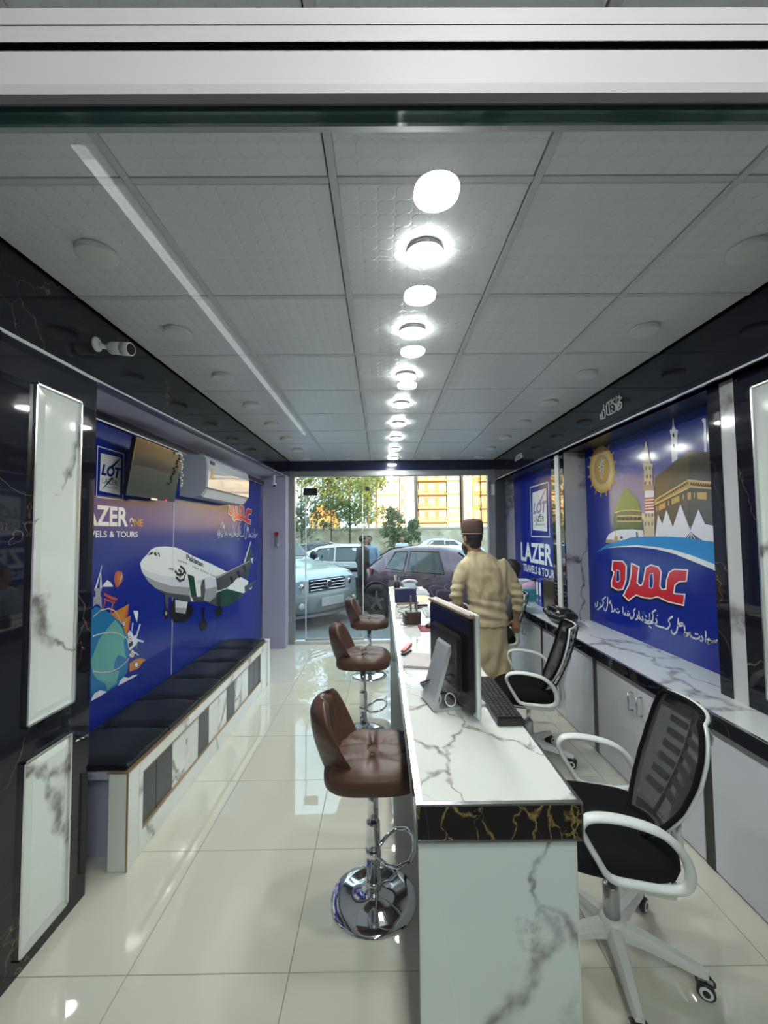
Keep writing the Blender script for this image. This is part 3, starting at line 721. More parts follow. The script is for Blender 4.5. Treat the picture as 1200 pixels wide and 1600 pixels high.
pp([(460, 1130), (530, 1085), (575, 1080), (628, 1092), (590, 1120), (548, 1180), (460, 1215)], 'orange', 3); B.pell((527, 1143), 22, 34, I['dgrey'], 4, o_, s_, 16); B.pell((527, 1143), 16, 26, I['ivory'], 5, o_, s_, 16)
pp([(75, 1508), (85, 1470), (110, 1430), (170, 1398), (235, 1415), (160, 1462)], 'ivory', 3); pp([(345, 1355), (370, 1300), (405, 1265), (455, 1275), (490, 1250), (542, 1240), (520, 1260)], 'ivory', 3)
for ln in ([(100, 660), (170, 600), (250, 580), (310, 605), (350, 665), (380, 735)], [(95, 858), (180, 830), (280, 818), (350, 830), (415, 875)], [(95, 1208), (180, 1222), (270, 1212), (350, 1180), (410, 1130), (455, 1080)]):
    for a, b_ in zip(ln, ln[1:]):
        for k in range(4):
            t0, t1 = k / 4, k / 4 + .15
            B.strokes([[(a[0] + (b_[0] - a[0]) * t0, a[1] + (b_[1] - a[1]) * t0), (a[0] + (b_[0] - a[0]) * t1, a[1] + (b_[1] - a[1]) * t1)]], .008, I['white'], 5, o_, s_)
B.end('globe_print')
a, c_ = B.px(152, 697), B.px(192.3, 782); b0, b1 = B.px(151, 776), B.px(192.5, 709)
logo(B, (a[0] + b0[0]) / 2, (c_[0] + b1[0]) / 2, (b0[1] + c_[1]) / 2, (a[1] + b1[1]) / 2, I['navy'], False)
B.begin()
B.ptext('LAZER', (149.5, 820.5), (199.5, 821.5), 30.5, I['white'], 2, tail='ZER', bold=.03)
B.end('company_lettering'); B.begin()
B.ptext('NE', (209, 821.5), (223, 822.5), 11, I['orange'], 2, bold=.03)
B.end('gold_lettering'); B.begin()
B.pell((205.2, 814.5), 3.2, 5.5, I['white'], 2, n=20); B.ppoly([(202.4, 816.5), (208, 816.5), (205.2, 823.5)], I['white'], 2); B.pell((205.2, 814.2), 1.6, 2.8, I['blue'], 3, n=14)
B.end('pin_print'); B.begin()
B.ptext('TRAVELS & TOURS', (149, 839.3), (215, 839), 9.6, I['white'], 2, tail='ELS & TOURS', bold=.02)
B.end('tagline_lettering'); B.begin()
y0_, y1_ = B.px(356.5, 800)[0], B.px(392.5, 800)[0]; z0_, z1_ = B.px(370, 818)[1], B.px(370, 785.5)[1]
umrah(B, lambda x, y: (y0_ + (y1_ - y0_) * (x - 240) / 618, z1_ - (z1_ - z0_) * (y - 295) / 360), 2, I['blue'])
B.end('red_lettering'); B.begin()
y0_, y1_ = B.px(340, 835)[0], B.px(402, 833)[0]; z0_ = B.px(370, 835)[1]
for ln in URDU:
    q = []
    for x, y in ln:
        base = 150 + (x - 60) * .295
        q.append((y0_ + (y1_ - y0_) * (x - 57) / 1090, z0_ - (y - base) * .00125))
    B.stroke(q, .011, I['white'], 2)
tag(B.end('script_lettering'), kind='stuff')

# ---------------------------------------------------------------- bench
BX, BY0, BY1, BZ = -1.25, 2.09, 4.56, .465
ben = thing('bench', 'long marble tiled bench with black vinyl cushions along the blue mural', 'bench', ((WL + BX) / 2, (BY0 + BY1) / 2, 0))
T0 = ROOTM[ben.name].translation
def part(name, mb, mat, root): mb.shift(ROOTM[root.name].translation); return mb.build(name, mat, root)
part('body', MB().box(WL + .012, BX - .016, BY0 + .10, BY1, 0, BZ - .03), M['lavender'], ben)
part('end_post', MB().box(BX - .095, BX, BY0, BY0 + .10, 0, BZ, .003), M['white_marble'], ben)
part('end_post', MB().box(BX - .095, BX + .012, BY1 - .02, BY1 + .06, 0, BZ + .01, .003), M['white_marble'], ben)
part('top_rail', MB().box(BX - .03, BX, BY0 + .10, BY1 - .02, .40, BZ, .003), M['white_marble'], ben)
part('bottom_rail', MB().box(BX - .03, BX, BY0 + .10, BY1 - .02, 0, .115, .003), M['white_marble'], ben)
us = [515, 568, 625, 672, 715, 752, 785, 815, 843, 868, 890, 911, 932]; kinds = 'kkwwkwwkwwkk'
ysb = [pX(u * .4373, 1150, BX).y for u in us]
part('end_stile', MB().box(BX - .03, BX, BY0 + .10, ysb[0], .115, .40), M['white_marble'], ben)
part('end_stile', MB().box(BX - .03, BX, ysb[-1], BY1 - .02, .115, .40), M['white_marble'], ben)
SL = flat('dark_slate_tile', (.035, .036, .038), .3, var=.2, vscale=30)
for k, c in enumerate(kinds):
    part('front_tile', MB().box(BX - .024, BX - .012, ysb[k] + .0015, ysb[k + 1] - .0015, .1165, .3985, .002), SL if c == 'k' else M['white_marble'], ben)
for (z0, z1) in ((.112, .119), (.397, .404)):
    part('metal_edge', MB().box(BX - .012, BX + .002, ysb[0], ysb[-1], z0, z1), M['gold_trim'], ben)
part('metal_edge', MB().box(BX - .10, BX + .004, BY0 - .004, BY1 + .06, BZ, BZ + .006), M['gold_trim'], ben)
part('metal_edge', MB().box(BX - .004, BX + .004, BY0 - .004, BY0 + .002, 0, BZ), M['gold_trim'], ben)
part('seat_board', MB().box(WL + .012, BX - .004, BY0 + .002, BY1 - .02, BZ - .03, BZ), M['lavender'], ben)
nc = 6; cl = (BY1 - .05 - BY0) / nc
for k in range(nc):
    a = BY0 + .012 + cl * k; mb = MB(); N_ = 10; rows = []
    x0, x1 = WL + .014, BX - .012
    for i in range(N_ + 1):
        r = []
        for j in range(N_ + 1):
            fx_, fy_ = i / N_, j / N_
            e = min(fx_, 1 - fx_, .18) / .18 * .6 + .4; e2 = min(fy_, 1 - fy_, .12) / .12 * .5 + .5
            z = BZ + .004 + .046 * min(1, e ** .5) * min(1, e2 ** .5) + .003 * math.sin(9 * fx_ + 5 * k + 4 * fy_)
            r.append((x0 + (x1 - x0) * fx_, a + (cl - .006) * fy_, z))
        rows.append(r)
    mb.loft(rows, caps=False, closed=False)
    mb.box(x0, x1, a, a + cl - .006, BZ + .006, BZ + .034, .006)
    part('seat_cushion', mb, M['vinyl'], ben)

# ---------------------------------------------------------------- television
tv = thing('television', 'black flat television tilted out from the top of the blue mural', 'television', (-1.60, pX(240, 735, -1.58).y, 1.95))
q = [pX(205, 681, -1.54), pX(282, 706, -1.54), pX(276, 783, -1.61), pX(196, 775, -1.61)]       # top near, top far, bottom far, bottom near
ya, yb_ = (q[0].y + q[3].y) / 2, (q[1].y + q[2].y) / 2; za, zb_ = (q[2].z + q[3].z) / 2, (q[0].z + q[1].z) / 2
def slab(x0, x1, y0, y1, z0, z1, tx, t):   # upright slab leaning: bottom front x0, top front x1
    return [Vector((x0 - t, y0, z0)), Vector((x0, y0, z0)), Vector((x1, y0, z1)), Vector((x1 - t, y0, z1)), Vector((x0 - t, y1, z0)), Vector((x0, y1, z0)), Vector((x1, y1, z1)), Vector((x1 - t, y1, z1))]
FB = [(0, 1, 2, 3), (7, 6, 5, 4), (0, 4, 5, 1), (1, 5, 6, 2), (2, 6, 7, 3), (3, 7, 4, 0)]
ya += .03
part('case', MB().add(slab(-1.605, -1.545, ya, yb_, za, zb_, 0, .03), FB), flat('gloss_black', (.01, .01, .011), .12), tv)
part('screen', MB().add(slab(-1.6015, -1.5455, ya + .014, yb_ - .014, za + .035, zb_ - .016, 0, .002), FB), flat('tv_screen', (.008, .008, .007), .14, spec=.25), tv)
part('mount', MB().box(-1.703, -1.63, (ya + yb_) / 2 - .08, (ya + yb_) / 2 + .08, (za + zb_) / 2 - .08, (za + zb_) / 2 + .08), M['black'], tv)
part('logo_bar', MB().box(-1.606, -1.598, (ya + yb_) / 2 - .03, (ya + yb_) / 2 + .05, za - .012, za + .004, .002), M['steel'], tv)
part('power_light', MB().box(-1.604, -1.597, yb_ - .14, yb_ - .125, za - .004, za + .006), flat('red_light', (.7, .02, .02), .3, emit=1.0), tv)
ch = MB()
for k in range(12): ch.ball((-1.54 + .004 * (k % 2), yb_ - .03 + .012 * math.sin(k * 2.1), zb_ - .02 - .021 * k), .010, n=8, m=5)
for k in range(5): ch.ball((-1.54, yb_ - .03 - .022 * k, zb_ - .01 + .006 * math.sin(k)), .010, n=8, m=5)
part('cable_chain', ch, M['white'], tv)

# ---------------------------------------------------------------- air conditioner
xa = -1.475
y0a, y1a = pX(323, 740, xa).y, pX(388.5, 760, xa).y
zt_, zb_ = pX(325, 712, xa - .02).z, pX(321, 779, xa - .05).z
ac = thing('air_conditioner', 'white split air conditioner mounted on the mural beside the television', 'air conditioner', (-1.6, (y0a + y1a) / 2, zb_))
pf = [(WL + .008, zt_), (xa - .035, zt_), (xa - .006, zt_ - .03), (xa, zt_ - .09), (xa - .004, zb_ + .085), (xa - .05, zb_ + .02), (xa - .12, zb_), (WL + .008, zb_ + .015)]
ACM = flat('ac_white', (.52, .55, .60), .30)
part('body', MB().loft([[(x, y, z) for x, z in pf] for y in (y0a, y0a + .012, y1a - .012, y1a)], smooth=False), ACM, ac)
part('front_panel', MB().loft([[(xa - .003, y, zt_ - .035), (xa + .008, y, zt_ - .10), (xa + .005, y, zb_ + .09), (xa - .006, y, zb_ + .09), (xa - .008, y, zt_ - .035)] for y in (y0a + .012, y1a - .012)], smooth=False), flat('ac_panel_gloss', (.60, .63, .68), .035, spec=.9), ac)
part('louver', MB().add([(xa - .008, y0a + .05, zb_ + .072), (xa - .055, y0a + .05, zb_ + .010), (xa - .055, y1a - .05, zb_ + .010), (xa - .008, y1a - .05, zb_ + .072)], [(0, 1, 2, 3)]), M['white'], ac)
part('panel_gap', MB().box(xa - .012, xa + .001, y0a + .004, y1a - .004, zb_ + .083, zb_ + .089), M['dark'], ac)
part('display', MB().box(xa + .002, xa + .0085, y0a + .06, y0a + .15, zt_ - .075, zt_ - .045), M['black'], ac)
part('label', MB().box(xa + .004, xa + .0095, y0a + .07, y0a + .13, zt_ - .20, zt_ - .11), M['gold_trim'], ac)

# ---------------------------------------------------------------- security cameras, switch plate
cc = thing('security_camera', 'white bullet security camera on the black fascia above the pillar', 'camera', (FL, pX(150, 538, FL).y, pX(150, 538, FL).z))
MB().lathe([(.034, 0), (.034, .008), (.026, .014), (.002, .015)], axis='X', n=20).build('base_plate', M['white'], cc)
MB().tube([(.012, 0, 0), (.022, .02, -.002), (.037, .040, 0)], .011, 10).build('arm', M['white'], cc)
dirv = Vector((.10, -.012, -.012)).normalized(); c0 = Vector((.035, .040, 0))
def along(t, r): return c0 + dirv * t, r
rr = [(0, .018), (.012, .027), (.02, .030), (.075, .031)]
MB().tube([c0 + dirv * t for t, r in rr], [r for t, r in rr], 18).build('housing', M['white'], cc)
MB().tube([c0 + dirv * .075, c0 + dirv * .118], [.0315, .0315], 18).build('hood', M['white'], cc)
MB().tube([c0 + dirv * .1185, c0 + dirv * .121], [.028, .026], 18).build('lens', flat('lens_glass', (.01, .01, .012), .05), cc)
p = pY(428, 757, 5.7)
dc = thing('security_camera', 'small white dome security camera under the far end of the soffit', 'camera', (p.x, 5.7, p.z))
MB().tube([(0, 0, .02), (0, 0, fb(5.7) - p.z)], [.016, .022], 12).build('ceiling_mount', M['white'], dc)
MB().tube([(-.02, 0, .03), (0, 0, .012)], [.012, .014], 10).build('arm', M['white'], dc)
MB().ball((0, -.005, 0), .036, .036, .026).build('housing', M['offwhite'], dc)
MB().ball((.008, -.012, -.014), .024, .024, .020).build('lens', M['black'], dc)
p = pY(432.7, 842, 5.948)
sw = thing('wall_switch', 'red topped grey switch on a small clear plate on the lavender pier', 'switch', (p.x, 5.948, p.z))
MB().box(-.085, .085, -.003, 0, -.125, .125, .002).build('plate', flat('clear_plate', (.40, .42, .50), .1), sw)
MB().box(-.022, .022, -.028, -.003, -.11, .045, .006).build('handle', flat('switch_grey', (.20, .22, .25), .3), sw)
MB().box(-.028, .028, -.032, -.003, .045, .098, .006).build('red_cap', flat('switch_red', (.45, .01, .015), .3), sw)
MB().box(.012, .026, -.034, -.003, -.105, -.07, .004).build('tip', M['white'], sw)

# ---------------------------------------------------------------- right wall: posters
xq = WR - .006
po = thing('wall_poster', 'blue poster of a green dome, minarets and a draped black cube above the marble ledge', 'poster', (xq, 3.2, .78))
part('panel', MB().box(xq, WR - .0005, 2.215, 3.998 + .06, .79, 2.388), I['skygrad'], po)
B = Board(po, xq, -1)
B.begin(); o_, s_ = (910, 620), .18333
def pq(pts, c, lay=1): B.ppoly(pts, I[c], lay, o_, s_)
# dark lower field and swoosh
o7, s7 = (910, 820), .19167
B.ppoly([(20, 225), (115, 225), (200, 180), (330, 150), (480, 140), (680, 130), (850, 145), (1060, 180), (1260, 240), (1290, 1330), (45, 780), (30, 400)], I['blue'], 1, o7, s7)
pq([(-20, 1320), (-10, 480), (60, 470), (75, 800), (110, 1000), (150, 1310)], 'blue', 1)
# cube
pq([(618, 690), (910, 455), (912, 1100), (620, 1190)], 'olive', 2); pq([(908, 455), (1050, 470), (1290, 500), (1290, 1150), (1095, 1110), (910, 1100)], 'kaaba', 2)
pq([(617, 900), (910, 760), (910, 1110), (620, 1190)], 'kaaba', 3)
pq([(615, 880), (905, 705), (910, 780), (620, 922)], 'gold', 4); pq([(905, 705), (1062, 725), (1290, 745), (1290, 800), (1062, 785), (908, 770)], 'gold', 4)
B.strokes([[(616, 884), (905, 710)], [(620, 918), (909, 776)], [(907, 710), (1270, 748)], [(908, 766), (1270, 792)]], .010, I['lgold'], 5, o_, s_)
for k in range(14):
    x = 640 + 19 * k; y = 890 - 11.4 * k; B.strokes([[(x, y), (x + 8, y - 14), (x + 14, y + 2)]], .008, I['olive'], 5, o_, s_)
for k in range(11):
    x = 925 + 20 * k; y = 738 + 2 * k; B.strokes([[(x, y + 12), (x + 8, y - 6), (x + 14, y + 14)]], .008, I['olive'], 5, o_, s_)
for w in ([(655, 925), (710, 895), (710, 947), (655, 972)], [(762, 872), (830, 840), (831, 890), (765, 920)], [(980, 815), (1065, 812), (1065, 877), (985, 872)], [(732, 888), (742, 884), (742, 925), (732, 930)], [(858, 830), (868, 826), (868, 875), (858, 880)], [(900, 815), (930, 812), (930, 875), (902, 878)], [(952, 815), (964, 814), (964, 862), (954, 864)], [(632, 935), (642, 930), (642, 970), (632, 975)]):
    pq(w, 'gold', 5)
# green dome
pq([(262, 1135), (266, 1060), (275, 960), (300, 890), (345, 815), (380, 770), (425, 820), (480, 885), (500, 960), (512, 1060), (520, 1135)], 'lawn', 2)
pq([(262, 1135), (266, 1060), (272, 985), (380, 965), (502, 975), (512, 1060), (520, 1135)], 'moss', 3)
pq([(345, 815), (380, 770), (400, 792), (380, 900), (340, 960), (320, 930), (325, 860)], 'lawn', 3)
B.strokes([[(278, 990), (330, 972), (420, 966), (502, 974)], [(300, 1018), (400, 1012), (508, 1018)], [(300, 1062), (400, 1062), (508, 1062)]], .009, I['lgold'], 4, o_, s_)
for k in range(6): B.strokes([[(310 + 34 * k, 1040), (325 + 34 * k, 1036)]], .022, I['dgrey'], 4, o_, s_)
pq([(205, 1245), (205, 1215), (225, 1175), (270, 1145), (330, 1132), (440, 1130), (520, 1140), (526, 1192), (420, 1197), (300, 1240)], 'ivory', 4); pq([(200, 1248), (204, 1215), (330, 1222), (300, 1242)], 'tan', 5)
B.pell((290, 1205), 16, 20, I['gold'], 6, o_, s_, 12); B.strokes([[(290, 1190), (289, 1110)]], .007, I['gold'], 6, o_, s_); B.strokes([[(468, 1160), (470, 1195)]], .02, I['dgrey'], 6, o_, s_); B.pell((335, 1200), 12, 12, I['dgrey'], 6, o_, s_, 10)
# near minaret
for (x0, x1, x2, x3, y0, y1, c) in ((541, 549, 532, 560, 385, 440, 'cream'), (530, 562, 528, 568, 440, 500, 'cream'), (528, 572, 530, 590, 500, 570, 'tan'), (515, 605, 520, 600, 570, 620, 'cream'), (528, 600, 530, 602, 620, 750, 'cream'), (515, 612, 520, 612, 750, 800, 'tan'), (535, 614, 538, 616, 800, 990, 'ivory'), (508, 616, 512, 616, 990, 1050, 'cream'), (525, 616, 530, 618, 1050, 1192, 'cream')):
    pq([(x0, y0), (x1, y0), (x3, y1), (x2, y1)], c, 6)
for k in range(5): B.strokes([[(540, 868 + 25 * k), (612, 862 + 25 * k)]], .013, I['coral'], 7, o_, s_)
for (x, y) in ((548, 610), (580, 608), (555, 680), (585, 680), (540, 735), (580, 735), (545, 1010), (570, 1010), (600, 1010), (540, 1085), (570, 1085), (600, 1085), (560, 535)): B.strokes([[(x, y - 9), (x, y + 9)]], .016, I['tan'], 7, o_, s_)
# far minaret and a third at the frame
for (x0, x1, x2, x3, y0, y1) in ((771, 775, 766, 788, 172, 262), (766, 788, 762, 800, 262, 282), (745, 815, 752, 812, 282, 322), (756, 810, 762, 812, 322, 520)):
    pq([(x0, y0), (x1, y0), (x3, y1), (x2, y1)], 'ivory', 1)
pq([(762, 520), (812, 520), (812, 530), (765, 562)], 'ivory', 1); B.strokes([[(776, 318), (780, 335)], [(781, 410), (783, 425)]], .016, I['dgrey'], 3, o_, s_)
pq([(1018, 200), (1030, 180), (1052, 190), (1060, 470), (1040, 468), (1034, 230)], 'ivory', 1)
# white tents
pq([(625, 1190), (648, 1000), (685, 1085), (720, 965), (775, 1110), (840, 915), (925, 1140), (993, 960), (1050, 1085), (1120, 1100), (1180, 980), (1280, 1110), (1290, 1250), (1100, 1232), (1030, 1225), (930, 1155), (880, 1205), (760, 1200)], 'ivory', 6)
pq([(880, 1205), (930, 1150), (985, 1212)], 'dgrey', 7); B.strokes([[(900, 1205), (930, 1160), (965, 1210)], [(930, 1160), (932, 1210)]], .006, I['ivory'], 8, o_, s_)
# swoosh
B.ppoly([(115, 225), (200, 165), (330, 125), (480, 100), (680, 95), (850, 105), (1050, 140), (1260, 190), (1280, 420), (1055, 310), (900, 250), (750, 205), (600, 180), (450, 165), (300, 175), (200, 190)], I['sky'], 8, o7, s7)
B.ppoly([(200, 190), (300, 175), (450, 165), (600, 180), (750, 205), (900, 250), (1055, 310), (1280, 420), (1285, 480), (1060, 360), (900, 295), (750, 235), (600, 197), (450, 180), (300, 183)], I['white'], 9, o7, s7)
# golden seal
c = (170, 620)
for k in range(16):
    a = 2 * math.pi * k / 16 + .1; B.strokes([[(c[0] + 104 * math.cos(a), c[1] + 195 * math.sin(a)), (c[0] + 122 * math.cos(a), c[1] + 228 * math.sin(a))]], .020, I['gold'], 2, o_, s_)
B.pell(c, 107, 200, I['gold'], 3, o_, s_, 40); B.pell(c, 92, 172, I['lgold'], 4, o_, s_, 40); B.pell(c, 66, 125, I['tan'], 5, o_, s_, 32); B.pell(c, 56, 105, I['gold'], 6, o_, s_, 32)
B.strokes([[(165, 530), (170, 600), (150, 640)], [(190, 540), (150, 570), (185, 620), (160, 680)], [(140, 600), (190, 590)], [(150, 660), (185, 650)], [(165, 690), (175, 700)]], .016, I['ivory'], 7, o_, s_)
B.end('picture_print')
B.begin()
umrah(B, lambda x, y: B.px(910 + .19167 * x, 820 + .19167 * y), 2, I['blue'])
B.end('red_lettering'); B.begin()
B.strokes(URDU, .0125, I['white'], 2, (920, 920), .175)
tag(B.end('script_lettering'), kind='stuff')

p1_ = thing('wall_poster', 'blue company poster with a white badge beside the shop window', 'poster', (xq, 5.1, .78))
part('panel', MB().box(xq, WR - .0005, 4.28, 6.19, .86, 2.388), I['blue'], p1_)
B = Board(p1_, xq, -1)
a = [B.px(828.5, 761), B.px(857.5, 754)]; b_ = [B.px(830.5, 838), B.px(858, 839)]
logo(B, (a[0][0] + b_[0][0]) / 2, (a[1][0] + b_[1][0]) / 2, (b_[0][1] + b_[1][1]) / 2, (a[0][1] + a[1][1]) / 2, I['lilac'], True)
B.begin()
l0, l1, t0, t1_ = B.px(814.5, 875), B.px(865, 883.5), B.px(818, 893), B.px(866.5, 902.5)
zl, ztx = (l0[1] + l1[1]) / 2, (t0[1] + t1_[1]) / 2
B.text('LAZER', (l0[0], zl), (l1[0] + .02, zl), .24, I['white'], 2, bold=.03)
B.end('lettering'); B.begin()
B.text('TRAVELS & TOUR', (t0[0], ztx), (t1_[0], ztx), .095, I['white'], 2, bold=.02)
B.end('tagline_lettering')

# raised Arabic lettering on the fascia
def calligraphy(label, o, s, w, y_shift=0.0, mirror=None):
    L_ = [[(690, 190), (640, 260), (610, 320), (605, 400), (600, 480), (590, 530), (620, 520), (680, 470), (700, 400), (690, 330), (655, 310), (625, 380), (650, 425)], [(560, 170), (555, 300), (570, 420), (590, 520)], [(635, 140), (610, 205), (655, 172)],
          [(545, 400), (545, 480), (520, 570), (480, 590), (440, 540)], [(505, 220), (440, 300), (410, 380)], [(430, 250), (380, 300), (310, 340), (290, 420), (300, 540), (310, 640)], [(360, 340), (370, 500), (400, 640)],
          [(470, 340), (530, 380), (545, 430)], [(440, 430), (462, 442)], [(310, 640), (340, 660), (400, 640), (470, 600), (545, 540)], [(220, 390), (225, 470)], [(200, 530), (220, 500), (250, 540), (262, 640), (250, 730)], [(180, 580), (185, 680), (200, 755)], [(130, 640), (140, 700), (140, 765), (200, 760), (250, 728)]]
    pts = [[pX(o[0] + s * x, o[1] + s * y, FR - .006) for x, y in ln] for ln in L_]
    allp = [p for ln in pts for p in ln]
    base = Vector((FR, sum(p.y for p in allp) / len(allp), min(p.z for p in allp)))
    t = thing('wall_lettering', label, 'lettering', base)
    mb = MB()
    for ln in pts:
        q = [p + Vector((0, (p.y - base.y) * 0, 0)) - base for p in ln]
        for a, b2 in zip(q, q[1:]):
            d = (b2 - a); n = Vector((0, -d.z, d.y)).normalized() * w / 2
            mb.prism([a + n, b2 + n, b2 - n, a - n], (.0055, 0, 0))
        for a in q: mb.prism([a + Vector((-.0003, w / 2 * math.cos(k * math.pi / 4), w / 2 * math.sin(k * math.pi / 4))) for k in range(8)], (.0055, 0, 0))
    me = mb.build('letters', flat('raised_silver', (.62, .64, .66), .3), t)
    return t
calligraphy('silver raised Arabic lettering on the right black fascia above the dome poster', (930, 610), .05833, .0095)
calligraphy('small silver raised Arabic lettering at the far end of the right fascia', (801.5, 704.5), .0205, .007)

# ---------------------------------------------------------------- ledge and cabinets
LX = 1.54
led = thing('worktop', 'long white marble ledge with black front edge under the right wall posters', 'worktop', ((LX + WR) / 2, 3.3, .695))
LM = marble('ledge_marble', (.70, .72, .74), (.14, .14, .15), 2.6, .07, .07, .85, cloud=.08, seed=8.2)
part('slab', MB().box(LX + .012, WR - .001, .60, 6.19, .745, .771, .002), LM, led)
part('front_edge', MB().box(LX, LX + .03, .60, 6.19, .695, .7705, .002), M['black_marble'], led)
part('metal_edge', MB().box(LX - .002, LX + .006, .60, 6.19, .767, .7725), M['bright'], led)
part('backing', MB().box(LX + .03, WR - .001, .60, 6.19, .702, .745), M['dark'], led)
DM = flat('cabinet_grey_lavender', (.60, .60, .67), .22, var=.10, vscale=5)
XC = 1.572
yst = [pX(930.5, 1100, XC).y, pX(1107, 1270, XC).y]
joint = [pX(883, 1060, XC).y, pX(996.5, 1120, XC).y]
units = [(1.12, yst[1] - .03, None, 'nearest'), (yst[1] + .03, yst[0] - .03, joint[1], 'second'), (yst[0] + .03, yst[0] + .99, joint[0], 'third'), (yst[0] + 1.05, yst[0] + 2.0, None, 'fourth'), (yst[0] + 2.06, 6.17, None, 'farthest')]
for (a, b_, jn, od) in units:
    cb = thing('cabinet', '%s grey lavender cabinet unit under the marble ledge, counted from the glass door' % od, 'cabinet', (1.78, (a + b_) / 2, 0), 0, 'cabinets under the ledge')
    part('body', MB().box(XC + .02, WR - .002, a, b_, .055, .693), DM, cb)
    part('plinth', MB().box(XC + .012, WR - .002, a, b_, 0, .055), flat('plinth_marble', (.42, .43, .42), .2), cb)
    jn = jn or (a + b_) / 2
    for (q0, q1, hs) in ((a, jn, -1), (jn, b_, 1)):
        dr = part('door', MB().box(XC, XC + .019, q0 + .002, q1 - .002, .012, .690, .002), DM, cb)
        hy = jn + hs * .045
        h = MB().tube([(XC - .001, hy, .50), (XC - .030, hy, .50), (XC - .030, hy, .61), (XC - .001, hy, .61)], .006, 8)
        h.shift(ROOTM[cb.name].translation); h.build('handle', M['steel'], dr)
for (a, b_, od) in ((yst[1] - .03, yst[1] + .03, 'near'), (yst[0] - .03, yst[0] + .03, 'middle'), (yst[0] + .99, yst[0] + 1.05, 'far'), (yst[0] + 2.0, yst[0] + 2.06, 'very far')):
    o = struct(MB().box(XC + .004, WR - .002, a + .001, b_ - .001, 0, .694).build('trim_%d' % (6 + int(a * 10)), M['dark']))

# ---------------------------------------------------------------- things on the ledge
ZL = .7725
def fbox(u, v, z=ZL): return pZ(u, v, z)
y_b = 4.95
for k, (dy, lab) in enumerate(((0, 'nearer of two blue lever arch binders standing on the ledge'), (.085, 'farther of two blue lever arch binders standing on the ledge'))):
    bd = thing('ring_binder', lab, 'binder', (1.895, 4.74 + dy, ZL), 0, 'blue binders on the ledge')
    MB().box(-.095, .095, -.038, .038, 0, .30, .004).build('cover', flat('binder_blue%d' % k, (.01, .03, .30), .3), bd)
    MB().box(-.0975, -.095, -.022, .022, .12, .265).build('spine_label', M['white'], bd)
    MB().lathe([(.014, 0), (.014, -.003), (.009, -.004)], c=(-.095, 0, .06), axis='X', n=14).build('finger_ring', M['steel'], bd)
bk = thing('basket', 'turquoise plastic basket on the ledge beside the blue binders', 'basket', (1.84, 5.16, ZL))
bw = MB()
def ringr(x, y, z): return [(-x, -y, z), (x, -y, z), (x, y, z), (-x, y, z)]
bw.loft([ringr(.115, .10, 0), ringr(.13, .115, .15), ringr(.122, .107, .15), ringr(.108, .093, .008)], caps=True, smooth=False)
bw.build('tub', flat('turquoise_plastic', (.10, .45, .50), .3), bk)
for z in (.04, .075, .11): MB().tube([(-.128, -.115, z), (.128, -.115, z), (.128, .115, z), (-.128, .115, z)], .004, 6, closed=True).build('rib', flat('turquoise_dark', (.03, .28, .34), .3), bk)
MB().tube([(-.131, -.116, .15), (.131, -.116, .15), (.131, .116, .15), (-.131, .116, .15)], .007, 8, closed=True).build('rim', flat('turquoise_rim', (.14, .52, .56), .3), bk)
cl_ = MB().ball((0, 0, 0), .10, .085, .07, 20, 12); cl_.ball((.03, .02, .03), .06, .06, .05, 14, 8)
cm = fuse(cl_, .012, 4, .5, lambda c: .008 * noise.noise(c * 30))
pc = mesh_obj('pink_cloth', cm, flat('pink_cloth', (.62, .38, .55), .8)); pc.location = (1.84, 5.16, ZL + .155); tag(pc, 'crumpled pink cloth heaped in the turquoise basket', 'cloth')
bx_ = thing('storage_box', 'white plastic storage box on the ledge next to the turquoise basket', 'box', (1.80, 5.45, ZL))
MB().loft([ringr(.11, .09, 0), ringr(.12, .10, .20)], smooth=False).build('body', M['white'], bx_)
MB().box(-.125, .125, -.105, .105, .20, .222, .006).build('lid', M['offwhite'], bx_)
bt = thing('spray_bottle', 'dark capped bottle behind the turquoise basket', 'bottle', (1.945, 5.33, ZL))
MB().lathe([(.034, 0), (.036, .01), (.036, .14), (.030, .165), (.016, .18), (.016, .19)], n=20).build('body', flat('bottle_amber', (.22, .12, .07), .3), bt)
MB().lathe([(.030, .19), (.031, .245), (.026, .25), (.002, .251)], n=20).build('cap', M['black'], bt)
MB().lathe([(.0365, .05), (.0365, .12)], n=20).build('label', flat('bottle_label', (.5, .42, .3), .5), bt)
db = thing('display_case', 'tall dark brown box standing on the ledge in front of the mirrored pillar', 'box', (1.895, 4.48, ZL))
MB().box(-.09, .09, -.19, .18, 0, .31, .006).build('body', flat('dark_brown_box', (.045, .028, .012), .25), db)
MB().box(-.093, .093, -.193, .183, .31, .325, .004).build('lid', flat('dark_brown_lid', (.05, .032, .016), .25), db)
# black handbag
hb = thing('handbag', 'black shiny handbag lying on the ledge behind the second office chair', 'bag', (1.665, 3.90, ZL + .012))
hb_m = MB(); hb_m.ball((0, 0, .065), .12, .24, .060, 22, 12); hb_m.ball((-.02, .10, .08), .09, .10, .05, 14, 10); hb_m.ball((0, -.1, .07), .09, .08, .066, 14, 10)
mesh_obj('body', fuse(hb_m, .012, 4, .5, lambda c: .018 * noise.noise(c * 16)), flat('black_patent', (.012, .01, .01), .22), hb)
MB().tube([(-.03, -.16, .09), (-.06, -.12, .13), (-.09, .0, .14), (-.07, .12, .13), (-.03, .18, .09)], .010, 8).build('strap', flat('black_patent2', (.012, .01, .01), .25), hb)
MB().box(-.118, -.106, -.03, .02, .07, .09, .003).build('buckle', M['chrome'], hb)

